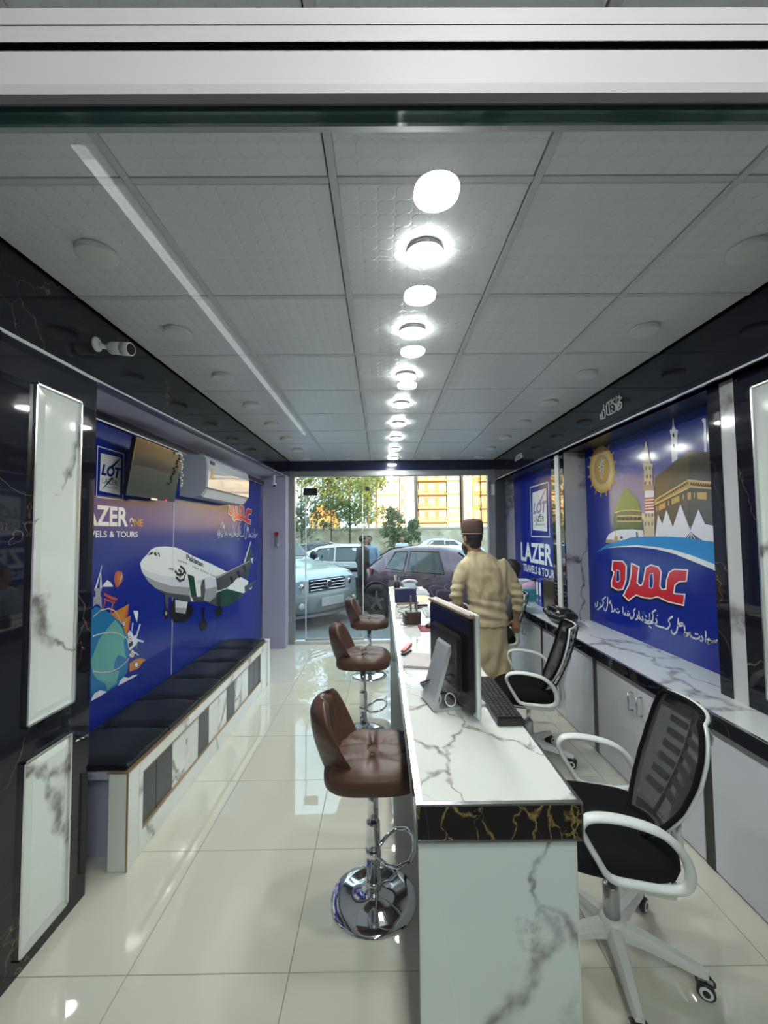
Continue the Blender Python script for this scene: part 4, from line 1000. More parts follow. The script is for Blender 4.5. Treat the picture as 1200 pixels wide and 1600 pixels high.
# ---------------------------------------------------------------- counter
KX0, KX1, KY0, KY1, KZ = .083, .520, 1.115, 5.40, .92
ctr = thing('reception_counter', 'long white marble reception counter with black gold marble edge', 'counter', ((KX0 + KX1) / 2, (KY0 + KY1) / 2, 0))
part('top_slab', MB().box(KX0 + .020, KX1 - .010, KY0 + .012, KY1 - .01, KZ - .03, KZ), M['top_marble'], ctr)
part('edge_band', MB().box(KX0 + .002, KX1 - .002, KY0 + .002, KY0 + .02, KZ - .093, KZ - .006), M['gold_marble'], ctr)
part('edge_band', MB().box(KX0 + .002, KX0 + .02, KY0 + .02, KY1, KZ - .093, KZ - .006), M['gold_marble'], ctr)
part('edge_band', MB().box(KX1 - .02, KX1 - .002, KY0 + .02, KY1, KZ - .093, KZ - .006), M['gold_marble'], ctr)
for (x0, x1, y0, y1) in ((KX0, KX1, KY0, KY0 + .012), (KX0, KX0 + .020, KY0 + .012, KY1), (KX1 - .010, KX1, KY0 + .012, KY1), (KX0, KX1, KY1 - .01, KY1)):
    part('metal_edge', MB().box(x0, x1, y0, y1, KZ - .006, KZ + .0015, .001), M['bright'], ctr)
for (x0, x1, y0, y1) in ((KX0, KX1, KY0, KY0 + .008), (KX0, KX0 + .008, KY0 + .008, KY1), (KX1 - .008, KX1, KY0 + .008, KY1)):
    part('metal_edge', MB().box(x0, x1, y0, y1, KZ - .097, KZ - .092), M['steel'], ctr)
for x in (KX0, KX1 - .004): part('metal_edge', MB().box(x, x + .004, KY0, KY0 + .004, KZ - .092, KZ - .006), M['steel'], ctr)
part('under_board', MB().box(KX0 + .02, KX1 - .02, KY0 + .02, KY1 - .01, KZ - .09, KZ - .03), M['dark'], ctr)
part('end_panel', MB().box(KX0 + .012, KX1 - .014, KY0 + .022, KY0 + .05, 0, KZ - .0945), marble('end_marble', (.74, .79, .77), (.16, .14, .14), 1.9, .08, .09, .8, cloud=.05, seed=1.7), ctr)
part('metal_edge', MB().box(KX1 - .014, KX1 - .010, KY0 + .020, KY0 + .05, 0, KZ - .0945), M['offwhite'], ctr)
part('metal_edge', MB().box(KX0 + .008, KX0 + .012, KY0 + .020, KY0 + .05, 0, KZ - .0945), M['offwhite'], ctr)
part('front_panel', MB().box(KX0 + .13, KX0 + .155, KY0 + .05, KY1 - .03, 0, KZ - .09), M['white_marble'], ctr)
for y in (1.72, 2.35, 2.98, 3.61, 4.24, 4.87):
    part('front_rib', MB().box(KX0 + .105, KX0 + .13, y, y + .05, 0, KZ - .09), M['dark'], ctr)
part('end_panel', MB().box(KX0 + .012, KX1 - .014, KY1 - .04, KY1 - .012, 0, KZ - .0945), M['white_marble'], ctr)

# ---------------------------------------------------------------- bar stools (front of the seat towards +X)
def stool_parts(root):
    zs = .622
    # seat cushion: rounded square with two buttons and radiating creases
    n, m = 34, 15; sx, sy = .205, .215
    btn = [(-.0, .055), (-.0, -.055)]
    creases = [((-.0, .055), (-.0, -.055))] + [(b, e) for b, es in (((0, .055), ((.0, .22), (.21, .12), (.21, .03), (-.21, .12), (-.21, .03))), ((0, -.055), ((0, -.22), (.21, -.12), (.21, -.03), (-.21, -.12), (-.21, -.03)))) for e in es]
    def segd(p, a, b):
        ax, ay = a; dx, dy = b[0] - ax, b[1] - ay; t = max(0, min(1, ((p[0] - ax) * dx + (p[1] - ay) * dy) / (dx * dx + dy * dy)))
        return math.hypot(p[0] - ax - dx * t, p[1] - ay - dy * t)
    def top(x, y, f):
        d = min(segd((x, y), a, b) for a, b in creases); bd = min(math.hypot(x - a, y - b) for a, b in btn)
        return zs + .038 * (1 - f ** 8) - .015 * math.exp(-(d / .009) ** 2) * (1 - f ** 3) - .014 * math.exp(-(bd / .02) ** 2) + .02 * max(0, abs(y) / sy - .3) ** 2 - .030 * max(0, -x / sx - .2) ** 2 * 0
    def edge(a):
        c, s = math.cos(a), math.sin(a); e = 3.6
        r = (abs(c) ** e + abs(s) ** e) ** (-1 / e)
        fr = 1.0 + .06 * max(0, c)
        return r * c * sx * fr, r * s * sy
    K = 48; rings = []
    for i in range(1, m + 1):
        f = i / m; ff = math.sin(f * math.pi / 2) ** .9
        ring = []
        for k in range(K):
            ex, ey = edge(2 * math.pi * k / K); x, y = ex * ff, ey * ff; ring.append((x, y, top(x, y, ff)))
        rings.append(ring)
    for (sc, dz) in ((1.02, -.008), (1.03, -.030), (1.02, -.050), (.97, -.062), (.7, -.070), (.3, -.074)):
        rings.append([(edge(2 * math.pi * k / K)[0] * sc, edge(2 * math.pi * k / K)[1] * sc, zs + dz + .006 * abs(edge(2 * math.pi * k / K)[1]) / sy) for k in range(K)])
    MB().loft(rings, caps=True).build('seat', M['leather'], root)
    for b in btn: MB().ball((b[0], b[1], zs + .030), .010, .010, .006, 12, 6).build('button', M['leather'], root)
    # backrest: curved shell, wide at the shoulders, pinched at the waist, leaning back
    nu, nv = 24, 26; front, back = [], []
    def bw(t):   # half width along the height
        pts = [(0, .150), (.14, .165), (.30, .170), (.50, .190), (.68, .198), (.82, .188), (.92, .158), (.975, .110), (1.0, .06)]
        for (a, wa), (b, wb) in zip(pts, pts[1:]):
            if a <= t <= b: f = (t - a) / (b - a); f = f * f * (3 - 2 * f); return wa + (wb - wa) * f
    for j in range(nv + 1):
        t = j / nv; rf, rb = [], []
        zc = zs - .055 + .325 * t; xc = -.165 - .075 * t - .02 * math.sin(math.pi * t)
        if t < .12: xc += .02 * (1 - t / .12)
        for i in range(nu + 1):
            s = -1 + 2 * i / nu; w = bw(t); y = s * w
            wrap = .120 * (abs(s) ** 2.2) * (1 - .78 * t * t)
            th = .038 * (1 - abs(s) ** 4) * (1 - max(0, (t - .86) / .14) ** 2) + .006
            gr = -.006 * math.exp(-(abs(s - 0) / .05) ** 2) - .005 * math.exp(-((abs(s) - .52) / .05) ** 2) * (t > .3)
            bt = -.010 * math.exp(-(((s) / .09) ** 2 + ((t - .56) / .05) ** 2))
            rf.append((xc + wrap + th + gr + bt, y, zc)); rb.append((xc + wrap - th * .9, y, zc - .004))
        front.append(rf); back.append(rb)
    loops = [[*f, *reversed(b)] for f, b in zip(front, back)]
    MB().loft(loops, caps=True).build('backrest', M['leather'], root)
    MB().tube([(.012 - .17 - .02 - .042 + .075, 0, zs - .055 + .385 * .56)] * 2, .001, 6).build('button', M['leather'], root) if False else None
    MB().tube([(-.05, 0, zs - .082), (-.14, 0, zs - .085), (-.19, 0, zs - .06)], [.02, .03, .02], 8).build('back_bracket', M['leather'], root)
    MB().box(-.10, .10, -.09, .09, zs - .092, zs - .074, .004).build('mount_plate', M['black'], root)
    MB().lathe([(.024, .30), (.024, zs - .09)], n=20).build('gas_lift', M['chrome'], root)
    MB().lathe([(.031, .045), (.031, .33), (.0305, .335), (.024, .337)], n=24).build('column', M['chrome'], root)
    MB().lathe([(.037, .045), (.037, .085), (.032, .09)], n=24).build('collar', M['chrome'], root)
    MB().lathe([(.192, 0), (.192, .006), (.186, .012), (.15, .017), (.10, .023), (.06, .032), (.040, .046), (.033, .06)], n=56).build('base', M['chrome'], root)
    fr = [(.022, .0, .30)]
    MB().tube([(.020, .028, .200), (.06, .085, .210), (.105, .115, .222), (.155, .100, .232), (.180, .05, .238), (.184, 0, .240), (.180, -.05, .238), (.155, -.100, .232), (.105, -.115, .222), (.06, -.085, .210), (.020, -.028, .200)], .0085, 10).build('footrest', M['chrome'], root)
    MB().lathe([(.034, .185), (.036, .19), (.036, .212), (.034, .217)], n=20).build('footrest_clamp', M['chrome'], root)
    MB().tube([(0, .02, zs - .088), (.0, .11, zs - .094), (.0, .16, zs - .10)], .005, 8).build('lever', M['chrome'], root)
ST = [((-.050, 1.925), 0.0, 'nearest'), ((-.160, 3.44), -.04, 'middle'), ((-.150, 4.80), -.03, 'farthest')]
st0 = None
for (xy, rz, od) in ST:
    lab = '%s brown leather bar stool with chrome base at the counter' % od
    if st0 is None:
        st0 = thing('bar_stool', lab, 'stool', (*xy, 0), rz, 'bar stools at the counter'); stool_parts(st0)
    else:
        c_ = copy_tree(st0); c_.location = (*xy, 0); c_.rotation_euler = (0, 0, rz); c_['label'] = lab

# ---------------------------------------------------------------- monitor and keyboard on the counter
KT = KZ + .0015
def K(u, v, z=KT): return pZ(u, v, z)
pb, pf_ = K(743, 1128, KT + .01), None
mo = thing('monitor', 'large white all in one computer seen from behind on the counter', 'monitor', (.30, 1.72, KT))
SIL = flat('silver_shell', (.52, .53, .54), .30, .35)
# screen housing: near edge and far edge, facing +X
ny, fy2, xs0, zb0, zt0 = 1.572, 2.02, .345, KT + .012, KT + .43
near_t, near_b = pY(746, 957, 1.565), pY(741, 1127, 1.565)
far_t = pY(675, 935, 2.02)
zt0 = (near_t.z + far_t.z) / 2; zb0 = near_b.z + .002; xs0 = .352; fx2 = far_t.x + .005
ang = math.atan2(fx2 - xs0, 2.02 - 1.565) 
Lm = math.hypot(fx2 - xs0, 2.02 - 1.565)
MM = Matrix.Translation((xs0, 1.565, 0)) @ Matrix.Rotation(-ang, 4, 'Z')
def mpart(name, mb, mat): mb.v = [MM @ p for p in mb.v]; return part(name, mb, mat, mo)
mpart('front_bezel', MB().box(.0, .016, 0, Lm, zb0, zt0, .006), M['white'])
mpart('screen', MB().box(.0155, .0175, .02, Lm - .02, zb0 + .06, zt0 - .02), flat('dark_screen', (.01, .011, .012), .1))
bkm = flat('monitor_back_black', (.012, .012, .013), .18)
mpart('back_shell', MB().box(-.024, .001, .012, Lm - .012, zb0 + .012, zt0 - .016, .010), bkm)
mpart('back_bulge', MB().box(-.050, -.022, .06, Lm - .10, zb0 + .07, zt0 - .09, .016), bkm)
mpart('top_strip', MB().box(-.026, .001, .008, Lm - .008, zt0 - .016, zt0 - .002, .003), flat('monitor_top', (.42, .33, .26), .4))
# stand: plate, bent neck
stp = [(.10, 0), (-.115, .0), (-.128, .006), (-.122, .05), (-.06, .245), (-.045, .26), (-.030, .200), (-.030, .245), (-.05, .225), (-.108, .045), (-.104, .014), (-.095, .011), (.10, .011)]
w_ = .068; yc = Lm * .42
rg = [[Vector((x, yc + s, KT + z)) for x, z in stp] for s in (-w_, w_)]
mpart('stand', MB().loft(rg, smooth=False), SIL)
mpart('hinge', MB().box(-.045, -.022, yc - .05, yc + .05, KT + .20, KT + .27, .006), M['black'])
cab = MB()
for k in range(5):
    a0 = .3 * k
    cab.tube([(-.09 + .01 * k, yc + .02 - .02 * k, KT + .10 + .01 * k), (-.12 - .004 * k, yc + .07, KT + .07), (-.10, yc + .10 + .02 * k, KT + .02), (-.06, yc + .04 + .03 * k, KT + .005), (.0, yc - .06 + .03 * k, KT + .01)], .0025, 6)
mpart('cable_bundle', cab, M['black'])
for k, (x, y) in enumerate(((-.10, yc - .02), (-.05, yc - .05))):
    mpart('cable_tie', MB().tube([(x + .022 * math.cos(a), y + .02 * math.sin(a) * .6, KT + .035 + .022 * math.sin(a)) for a in [2 * math.pi * i / 14 for i in range(14)]], .003, 6, closed=True), M['white'])
kb = thing('keyboard', 'black computer keyboard on the counter in front of the white computer', 'keyboard', (.466, 1.80, KT), 0)
kl = .46
MB().box(-.050, .052, -.26, -.26 + kl, .0, .022, .004).build('case', M['black'], kb)
km = MB()
for i in range(5):
    for j in range(20):
        km.box(-.044 + .0185 * i, -.044 + .0185 * i + .0155, -.245 + .0212 * j, -.245 + .0212 * j + .018, .022, .029, .002)
tag(km.build('keys', flat('key_black', (.02, .02, .021), .4), kb), kind='stuff')

# small things, near to far
p = K(664, 1034); nb = thing('notebook', 'thin pinkish grey notebook lying on the counter', 'notebook', (p.x, p.y, KT), R(-14))
MB().box(-.10, .10, -.12, .12, .010, .012, .001).build('cover', flat('notebook_cover', (.52, .45, .45), .6), nb)
MB().box(-.098, .097, -.118, .118, .0015, .010).build('pages', flat('paper', (.62, .58, .55), .8), nb)
MB().box(-.10, .10, -.12, .12, 0, .0015).build('cover', flat('notebook_back', (.45, .38, .38), .6), nb)
p = K(632, 1021); sp = thing('stapler', 'small red and black stapler near the counter edge', 'stapler', (p.x + .012, p.y, KT), R(60))
MB().box(-.05, .05, -.014, .014, 0, .010, .003).build('base', M['black'], sp)
MB().add([(-.05, -.012, .018), (.055, -.012, .030), (.055, .012, .030), (-.05, .012, .018), (-.05, -.012, .028), (.05, -.012, .052), (.05, .012, .052), (-.05, .012, .028)], [(0, 1, 2, 3), (7, 6, 5, 4), (0, 4, 5, 1), (1, 5, 6, 2), (2, 6, 7, 3), (3, 7, 4, 0)]).build('top_arm', flat('stapler_red', (.40, .02, .03), .3), sp)
MB().box(-.048, .04, -.009, .009, .010, .020, .002).build('magazine', M['steel'], sp)
p = K(673, 1085); o = MB().box(p.x - .05, p.x + .04, p.y - .04, p.y + .03, KT, KT + .001).build('paper_card', M['white']); tag(o, 'white paper card beside the computer stand', 'card')
# red mouse pad with black mouse
p = K(678, 982); mp = thing('mouse_pad', 'dark red mouse pad near the right counter edge', 'mouse pad', (p.x - .005, p.y, KT), R(2))
MB().box(-.105, .10, -.095, .095, 0, .003, .001).build('pad', flat('pad_red', (.22, .012, .04), .6), mp)
MB().box(-.106, .101, -.096, .096, 0, .0015).build('rubber_back', M['black'], mp)
p = K(675, 980); ms = thing('computer_mouse', 'black computer mouse on the dark red pad', 'mouse', (p.x, p.y, KT + .0032), R(20))
mm = MB().ball((0, 0, .006), .055, .031, .028, 20, 10); mm.v = [Vector((q.x, q.y, max(0, q.z))) for q in mm.v]
mm.build('body', M['black'], ms); MB().tube([(.02, -.001, .031), (.04, -.001, .026)], .004, 8).build('wheel', M['steel'], ms)
MB().tube([(.052, 0, .008), (.09, .03, .003), (.10, .10, .003), (.05, .16, .003)], .002, 6).build('cable', M['black'], ms)
def board_keys(name, label, u, v, rz, L_=.36, W_=.135):
    p = K(u, v); t = thing(name, label, 'keyboard', (p.x, p.y, KT), rz)
    MB().box(-W_ / 2, W_ / 2, -L_ / 2, L_ / 2, 0, .016, .003).build('case', flat(name + '_silver%d' % u, (.55, .56, .57), .35), t)
    mb = MB()
    for i in range(5):
        for j in range(16):
            mb.box(-W_ / 2 + .012 + i * .0235, -W_ / 2 + .012 + i * .0235 + .019, -L_ / 2 + .01 + j * .0213, -L_ / 2 + .01 + j * .0213 + .018, .016, .0215, .002)
    tag(mb.build('keys', flat('key_grey%d' % u, (.40, .41, .42), .5), t), kind='stuff')
    return t
board_keys('keyboard', 'silver keyboard on the counter behind the red mouse pad', 674, 958, 0, .36)
board_keys('keyboard', 'silver keyboard at the far end of the counter', 659, 926, 0, .40)
# dark brown holder with two upright posts
p = K(646, 974); hd = thing('card_holder', 'dark brown desk holder with two upright posts on the counter', 'holder', (p.x, p.y, KT), R(12))
BR = flat('holder_brown', (.055, .032, .022), .35)
MB().box(-.055, .05, -.05, .05, 0, .095, .006).build('body', BR, hd)
MB().box(-.075, -.054, -.045, .045, 0, .075, .005).build('front_step', BR, hd)
for x in (-.012, .034): MB().box(x - .006, x + .006, .02, .032, .09, .21, .002).build('post', M['steel'], hd)
# dark blue box
p = K(634, 944); tb = thing('tissue_box', 'dark blue patterned box standing on the counter', 'box', (p.x, p.y + .03, KT), R(4))
def stripe_mat():
    m, nt, b = _mat('blue_striped_card'); N, L = nt.nodes, nt.links
    tc = N.new('ShaderNodeTexCoord'); mp_ = N.new('ShaderNodeMapping'); mp_.inputs['Rotation'].default_value = (0, R(45), 0); L.new(tc.outputs['Object'], mp_.inputs[0])
    w = N.new('ShaderNodeTexWave'); w.inputs['Scale'].default_value = 14; L.new(mp_.outputs[0], w.inputs['Vector'])
    mx = N.new('ShaderNodeMix'); mx.data_type = 'RGBA'; mx.inputs[6].default_value = (.006, .007, .05, 1); mx.inputs[7].default_value = (.012, .018, .11, 1)
    L.new(w.outputs['Fac'], mx.inputs[0]); L.new(mx.outputs[2], b.inputs['Base Color']); b.inputs['Roughness'].default_value = .4; return m
MB().box(-.105, .105, -.03, .03, .012, .15, .003).build('body', stripe_mat(), tb)
MB().box(-.085, .09, -.032, .032, 0, .014, .002).build('base', M['gold_trim'], tb)
MB().box(-.03, .03, -.008, .008, .148, .158, .002).build('slot', M['white'], tb)
# pens, pen cup, telephone
p = K(619, 921); pc_ = thing('pen_cup', 'black pen cup with pens at the far left counter corner', 'pen cup', (p.x + .01, p.y, KT))
MB().lathe([(.034, 0), (.036, .005), (.038, .10), (.034, .10), (.031, .008), (.002, .008)], n=20).build('cup', M['black'], pc_)
for k, (a, c) in enumerate(((.3, 'steel'), (1.6, 'black'), (2.9, 'white'), (4.4, 'gold_trim'))):
    MB().tube([(.008 * math.cos(a), .008 * math.sin(a), .012), (.030 * math.cos(a), .02 * math.sin(a), .155 + .01 * k)], .004, 8).build('pen', M[c], pc_)
MB().tube([(.01, 0, .01), (-.004, 0, .1), (.07, -.02, .02 + .20)], .004, 6).build('pen', M['black'], pc_) if False else None
p = K(637, 922); tl = thing('telephone', 'grey desk telephone with white curved handset at the far counter end', 'telephone', (p.x + .03, p.y + .08, KT), R(5))
MB().add([(-.08, -.10, 0), (.08, -.10, 0), (.08, .10, 0), (-.08, .10, 0), (-.078, -.098, .03), (.078, -.098, .03), (.078, .098, .065), (-.078, .098, .065)], [(3, 2, 1, 0), (4, 5, 6, 7), (0, 1, 5, 4), (1, 2, 6, 5), (2, 3, 7, 6), (3, 0, 4, 7)]).build('base', flat('phone_grey', (.20, .21, .22), .4), tl)
MB().tube([(-.095, .02, .075), (-.06, .02, .098), (0, .02, .108), (.06, .02, .098), (.095, .02, .075)], [.02, .017, .014, .017, .02], 10).build('handset', M['offwhite'], tl)
p = K(657, 943); st_ = thing('scissors', 'dark scissors lying on the counter between the keyboards', 'scissors', (p.x, p.y, KT), R(-8))
MB().add([(-.02, .004, .002), (.10, .012, .002), (.10, .016, .002), (-.02, .016, .002), (-.02, .004, .006), (.10, .012, .006), (.10, .016, .006), (-.02, .016, .006)], [(3, 2, 1, 0), (4, 5, 6, 7), (0, 1, 5, 4), (1, 2, 6, 5), (2, 3, 7, 6), (3, 0, 4, 7)]).build('blade', M['steel'], st_)
for s in (-1, 1): MB().tube([(-.05 + .028 * math.cos(a), s * .018 + .014 * math.sin(a), .006) for a in [2 * math.pi * i / 14 for i in range(14)]], .004, 6, closed=True).build('handle', M['black'], st_)
p = K(662, 950); sr = thing('stapler', 'black stapler lying beside the silver keyboard', 'stapler', (p.x - .02, p.y, KT), R(8))
MB().box(-.07, .07, -.014, .014, 0, .010, .003).build('base', M['black'], sr); MB().box(-.068, .06, -.012, .012, .014, .034, .005).build('top_arm', M['black'], sr); MB().box(-.068, -.05, -.012, .012, .009, .015).build('hinge', M['steel'], sr)
pap = thing('paper_sheet', 'yellowish paper sheets spread at the far end of the counter', 'paper', (.40, 4.55, KT), 0)
MB().box(-.10, .10, -.30, .12, 0, .001).build('sheet', flat('cream_paper', (.70, .60, .40), .7), pap)
# loose cables
cb_ = MB()
random.seed(4)
for k in range(4):
    y = 3.35 + .25 * k; cb_.tube([(.30, y, KT + .003), (.22, y + .06, KT + .003), (.15, y - .02, KT + .003), (.14, y - .14, KT + .003), (.20, y - .22, KT + .003), (.27, y - .16 + .1 * (k % 2), KT + .003)], .0025, 6)
for k, mb in enumerate([cb_]):
    tag(mb.build('desk_cables', flat('cable_grey', (.12, .12, .13), .5)), 'thin grey cables tangled on the counter around the brown holder', 'cable', kind='stuff')

# ---------------------------------------------------------------- office chairs (local +X is forward)
MESHB = mesh_cloth('chair_mesh', (.012, .012, .013), .80)
BFAB = M['black_soft']
def chair_parts(root, rz):
    # seat
    K_ = 40
    def edge(a, sx=.235, sy=.245):
        c, s = math.cos(a), math.sin(a); e = 3.4; r = (abs(c) ** e + abs(s) ** e) ** (-1 / e); return r * c * sx + .03, r * s * sy
    rings = []
    for (f, z) in ((.05, .508), (.5, .510), (.8, .512), (.93, .504), (.99, .487), (1.0, .465), (.97, .445), (.9, .435), (.3, .432)):
        rings.append([(edge(2 * math.pi * k / K_)[0] * f + .03 * (1 - f), edge(2 * math.pi * k / K_)[1] * f, z - .02 * max(0, edge(2 * math.pi * k / K_)[0] * f - .16) / .1) for k in range(K_)])
    MB().loft(rings).build('seat', BFAB, root)
    MB().box(-.17, .22, -.19, .19, .410, .434, .008).build('seat_shell', M['white'], root)
    MB().box(-.10, .10, -.07, .07, .355, .411, .01).build('tilt_mechanism', M['black'], root)
    # backrest
    def bx(t): return -.150 - .165 * t - .020 * math.sin(math.pi * t)
    def bz(t): return .515 + .445 * t
    def hw(t):
        pts = [(0, .085), (.08, .125), (.2, .170), (.38, .212), (.6, .228), (.8, .220), (.93, .195), (1.0, .160)]
        for (a, wa), (b, wb) in zip(pts, pts[1:]):
            if a <= t <= b + 1e-9: return wa + (wb - wa) * (t - a) / (b - a)
    def curve(s, t): return .055 * s * s          # wraps forward at the sides
    nu, nv = 16, 18
    grid = [[Vector((bx(j / nv) + curve(-1 + 2 * i / nu, 0), (-1 + 2 * i / nu) * hw(j / nv), bz(j / nv))) for i in range(nu + 1)] for j in range(nv + 1)]
    d = Vector((-.004, 0, 0))
    mb = MB(); mb.loft(grid, caps=False, closed=False)
    mb.build('mesh_panel', MESHB, root, recalc=False)
    rim = [grid[0][i] for i in range(nu + 1)] + [grid[j][nu] for j in range(1, nv + 1)] + [grid[nv][i] for i in range(nu - 1, -1, -1)] + [grid[j][0] for j in range(nv - 1, 0, -1)]
    MB().tube(rim, .009, 8, closed=True).build('fabric_rim', BFAB, root)
    rim2 = [p + Vector((-.017, 0, .0)) for p in rim]
    rim2 = [Vector((p.x, p.y * 1.0, p.z)) for p in rim2]
    MB().tube(rim2, .007, 8, closed=True).build('back_frame', M['white'], root)
    for c in range(3):
        for k in range(7):
            t = .16 + .115 * k + .03 * (c % 2); w = .045; y = (-.115, .0, .115)[c]
            if t > .93: continue
            q = [Vector((bx(tt) - .020 + curve((y + sy_) / .22, 0), y + sy_, bz(tt))) for tt, sy_ in ((t, -w), (t, w), (t + .055, w), (t + .055, -w))]
            MB().prism(q, (-.006, 0, 0)).build('back_slat', flat_grey, root)
    for y in (-.058, .058):
        MB().tube([(bx(t) - .026, y, bz(t)) for t in [i / 10 for i in range(11)]], .007, 6).build('back_strut', M['black'], root)
    MB().tube([(-.10, 0, .37), (-.20, 0, .385), (-.235, 0, .44), (-.225, 0, .53), (-.255, 0, .64), (-.29, 0, .74)], [.03, .03, .028, .026, .022, .018], 10, sy=.7).build('spine', M['white'], root)
    # arm loops
    loop = [(.055, .475), (.095, .53), (.127, .585), (.142, .63), (.122, .664), (.06, .677), (-.02, .673), (-.09, .656), (-.138, .62), (-.168, .57), (-.175, .52), (-.158, .485), (-.11, .472), (-.03, .470)]
    for s in (1, -1):
        pth = [Vector((x, s * (.272 + .012 * (z > .6)), z)) for x, z in loop]
        rings = []
        n_ = len(pth)
        sm = []
        for i in range(n_):           # Catmull-Rom
            p0, p1, p2, p3 = pth[i - 1], pth[i], pth[(i + 1) % n_], pth[(i + 2) % n_]
            for t in (0, .33, .66): sm.append(.5 * ((2 * p1) + (p2 - p0) * t + (2 * p0 - 5 * p1 + 4 * p2 - p3) * t * t + (3 * p1 - p0 - 3 * p2 + p3) * t ** 3))
        for i, p in enumerate(sm):
            tg = (sm[(i + 1) % len(sm)] - sm[i - 1]).normalized(); nn = Vector((tg.z, 0, -tg.x))
            lw = .018 + .008 * max(0, min(1, (p.z - .60) / .06)); th = .0105 + .007 * max(0, min(1, (-p.x - .10) / .09)) 
            rings.append([p + nn * th * math.cos(a) + Vector((0, lw * math.sin(a), 0)) for a in [2 * math.pi * k / 12 for k in range(12)]])
        rings.append(rings[0])
        MB().loft(rings, caps=False).build('armrest', M['white'], root)
        MB().box(-.14, .02, s * .16, s * .262, .434, .458, .004).build('arm_bracket', M['white'], root)
    # column and five star base
    MB().lathe([(.030, .09), (.030, .25), (.029, .255), (.015, .257)], n=20).build('column_cover', M['steel'], root)
    MB().lathe([(.015, .25), (.015, .36)], n=16).build('gas_lift', M['chrome'], root)
    MB().lathe([(.05, .075), (.055, .085), (.05, .125), (.038, .14), (.03, .142)], n=24).build('hub', M['offwhite'], root)
    for k in range(5):
        a = R(40 + 72 * k) - rz; ca, sa = math.cos(a), math.sin(a)
        def P_(r, w, z): return Vector((r * ca - w * sa, r * sa + w * ca, z))
        rings = []
        for (r, w, z0, z1) in ((.03, .030, .080, .130), (.10, .028, .084, .122), (.20, .024, .076, .105), (.27, .020, .066, .090), (.295, .014, .064, .084)):
            rings.append([P_(r, -w, z0), P_(r, w, z0), P_(r, w * .9, (z0 + z1) / 2), P_(r, w * .55, z1), P_(r, -w * .55, z1), P_(r, -w * .9, (z0 + z1) / 2)])
        lg = MB().loft(rings, smooth=False).build('base_leg', M['offwhite'], root)
        c = P_(.285, 0, .028); ax = Vector((-sa, ca, 0)); mb = MB()
        for s in (-1, 1):
            mb.tube([c + ax * s * .008, c + ax * s * .012, c + ax * s * .024, c + ax * s * .027], [.024, .028, .028, .024], 18)
        cs = mb.build('caster', M['black'], lg)
        mb = MB()
        for s in (-1, 1): mb.tube([c + ax * s * .0268, c + ax * s * .0285], [.019, .018], 16)
        # pale ring and dark centre of each wheel
        MB().tube([c + ax * .0268, c + ax * .0285], [.021, .020], 16).build('wheel_ring', M['white'], lg); MB().tube([c - ax * .0268, c - ax * .0285], [.021, .020], 16).build('wheel_ring', M['white'], lg)
        MB().tube([c + ax * .028, c + ax * .0300], [.012, .011], 14).build('wheel_cap', M['black'], lg); MB().tube([c - ax * .028, c - ax * .0300], [.012, .011], 14).build('wheel_cap', M['black'], lg)
        MB().tube([P_(.285, 0, .036), P_(.285, 0, .075)], .009, 10).build('caster_stem', M['black'], lg)
        MB().box(-.030, .030, -.012, .012, .034, .060, .008, M=Matrix.Translation(P_(.285, 0, 0)) @ Matrix.Rotation(a, 4, 'Z')).build('caster_hood', M['black'], lg)
flat_grey = flat('chair_rib_grey', (.40, .41, .45), .4)
CH = [((.880, 1.675), R(164.0), 'near black mesh office chair with white arms beside the counter end'),
      ((1.06, 3.08), R(162.0), 'second black mesh office chair with white arms behind the standing man'),
      ((1.235, 4.55), R(172.0), 'black mesh office chair hidden behind the standing man, with a person seated'),
      ((1.00, 5.33), R(176.0), 'farthest office chair with white arms near the shop window')]
for (xy, rz, lab) in CH:
    t = thing('office_chair', lab, 'chair', (*xy, 0), rz, 'office chairs behind the counter')
    chair_parts(t, rz)

# ---------------------------------------------------------------- people
SKIN = flat('skin', (.36, .19, .12), .5, bump=.05, bscale=300)
HAIR = flat('black_hair', (.012, .010, .009), .55, bump=.6, bscale=350)
def folds(amp, sx=34, sz=9):
    def f(c):
        return amp * (noise.noise(Vector((c.x * sx * .55, c.y * sx * .5, c.z * sz))) + .6 * noise.noise(Vector((c.x * sx + 3 * c.z, c.y * sx, c.z * sz * .6 + 7))))
    return f
def rel(b): return fuse(b[0], *b[1:])
def ell(mb, pts, n=20):
    """vertical stack of ellipses (x, y, z, rx, ry)"""
    mb.loft([[(x + rx * math.cos(2 * math.pi * k / n), y + ry * math.sin(2 * math.pi * k / n), z) for k in range(n)] for x, y, z, rx, ry in pts]); return mb
def seg(mb, pts, rs, n=12):
    mb.tube(pts, rs, n)
    for p, r in ((pts[0], rs[0]), (pts[-1], rs[-1])): mb.ball(p, r, n=12, m=8)
    return mb
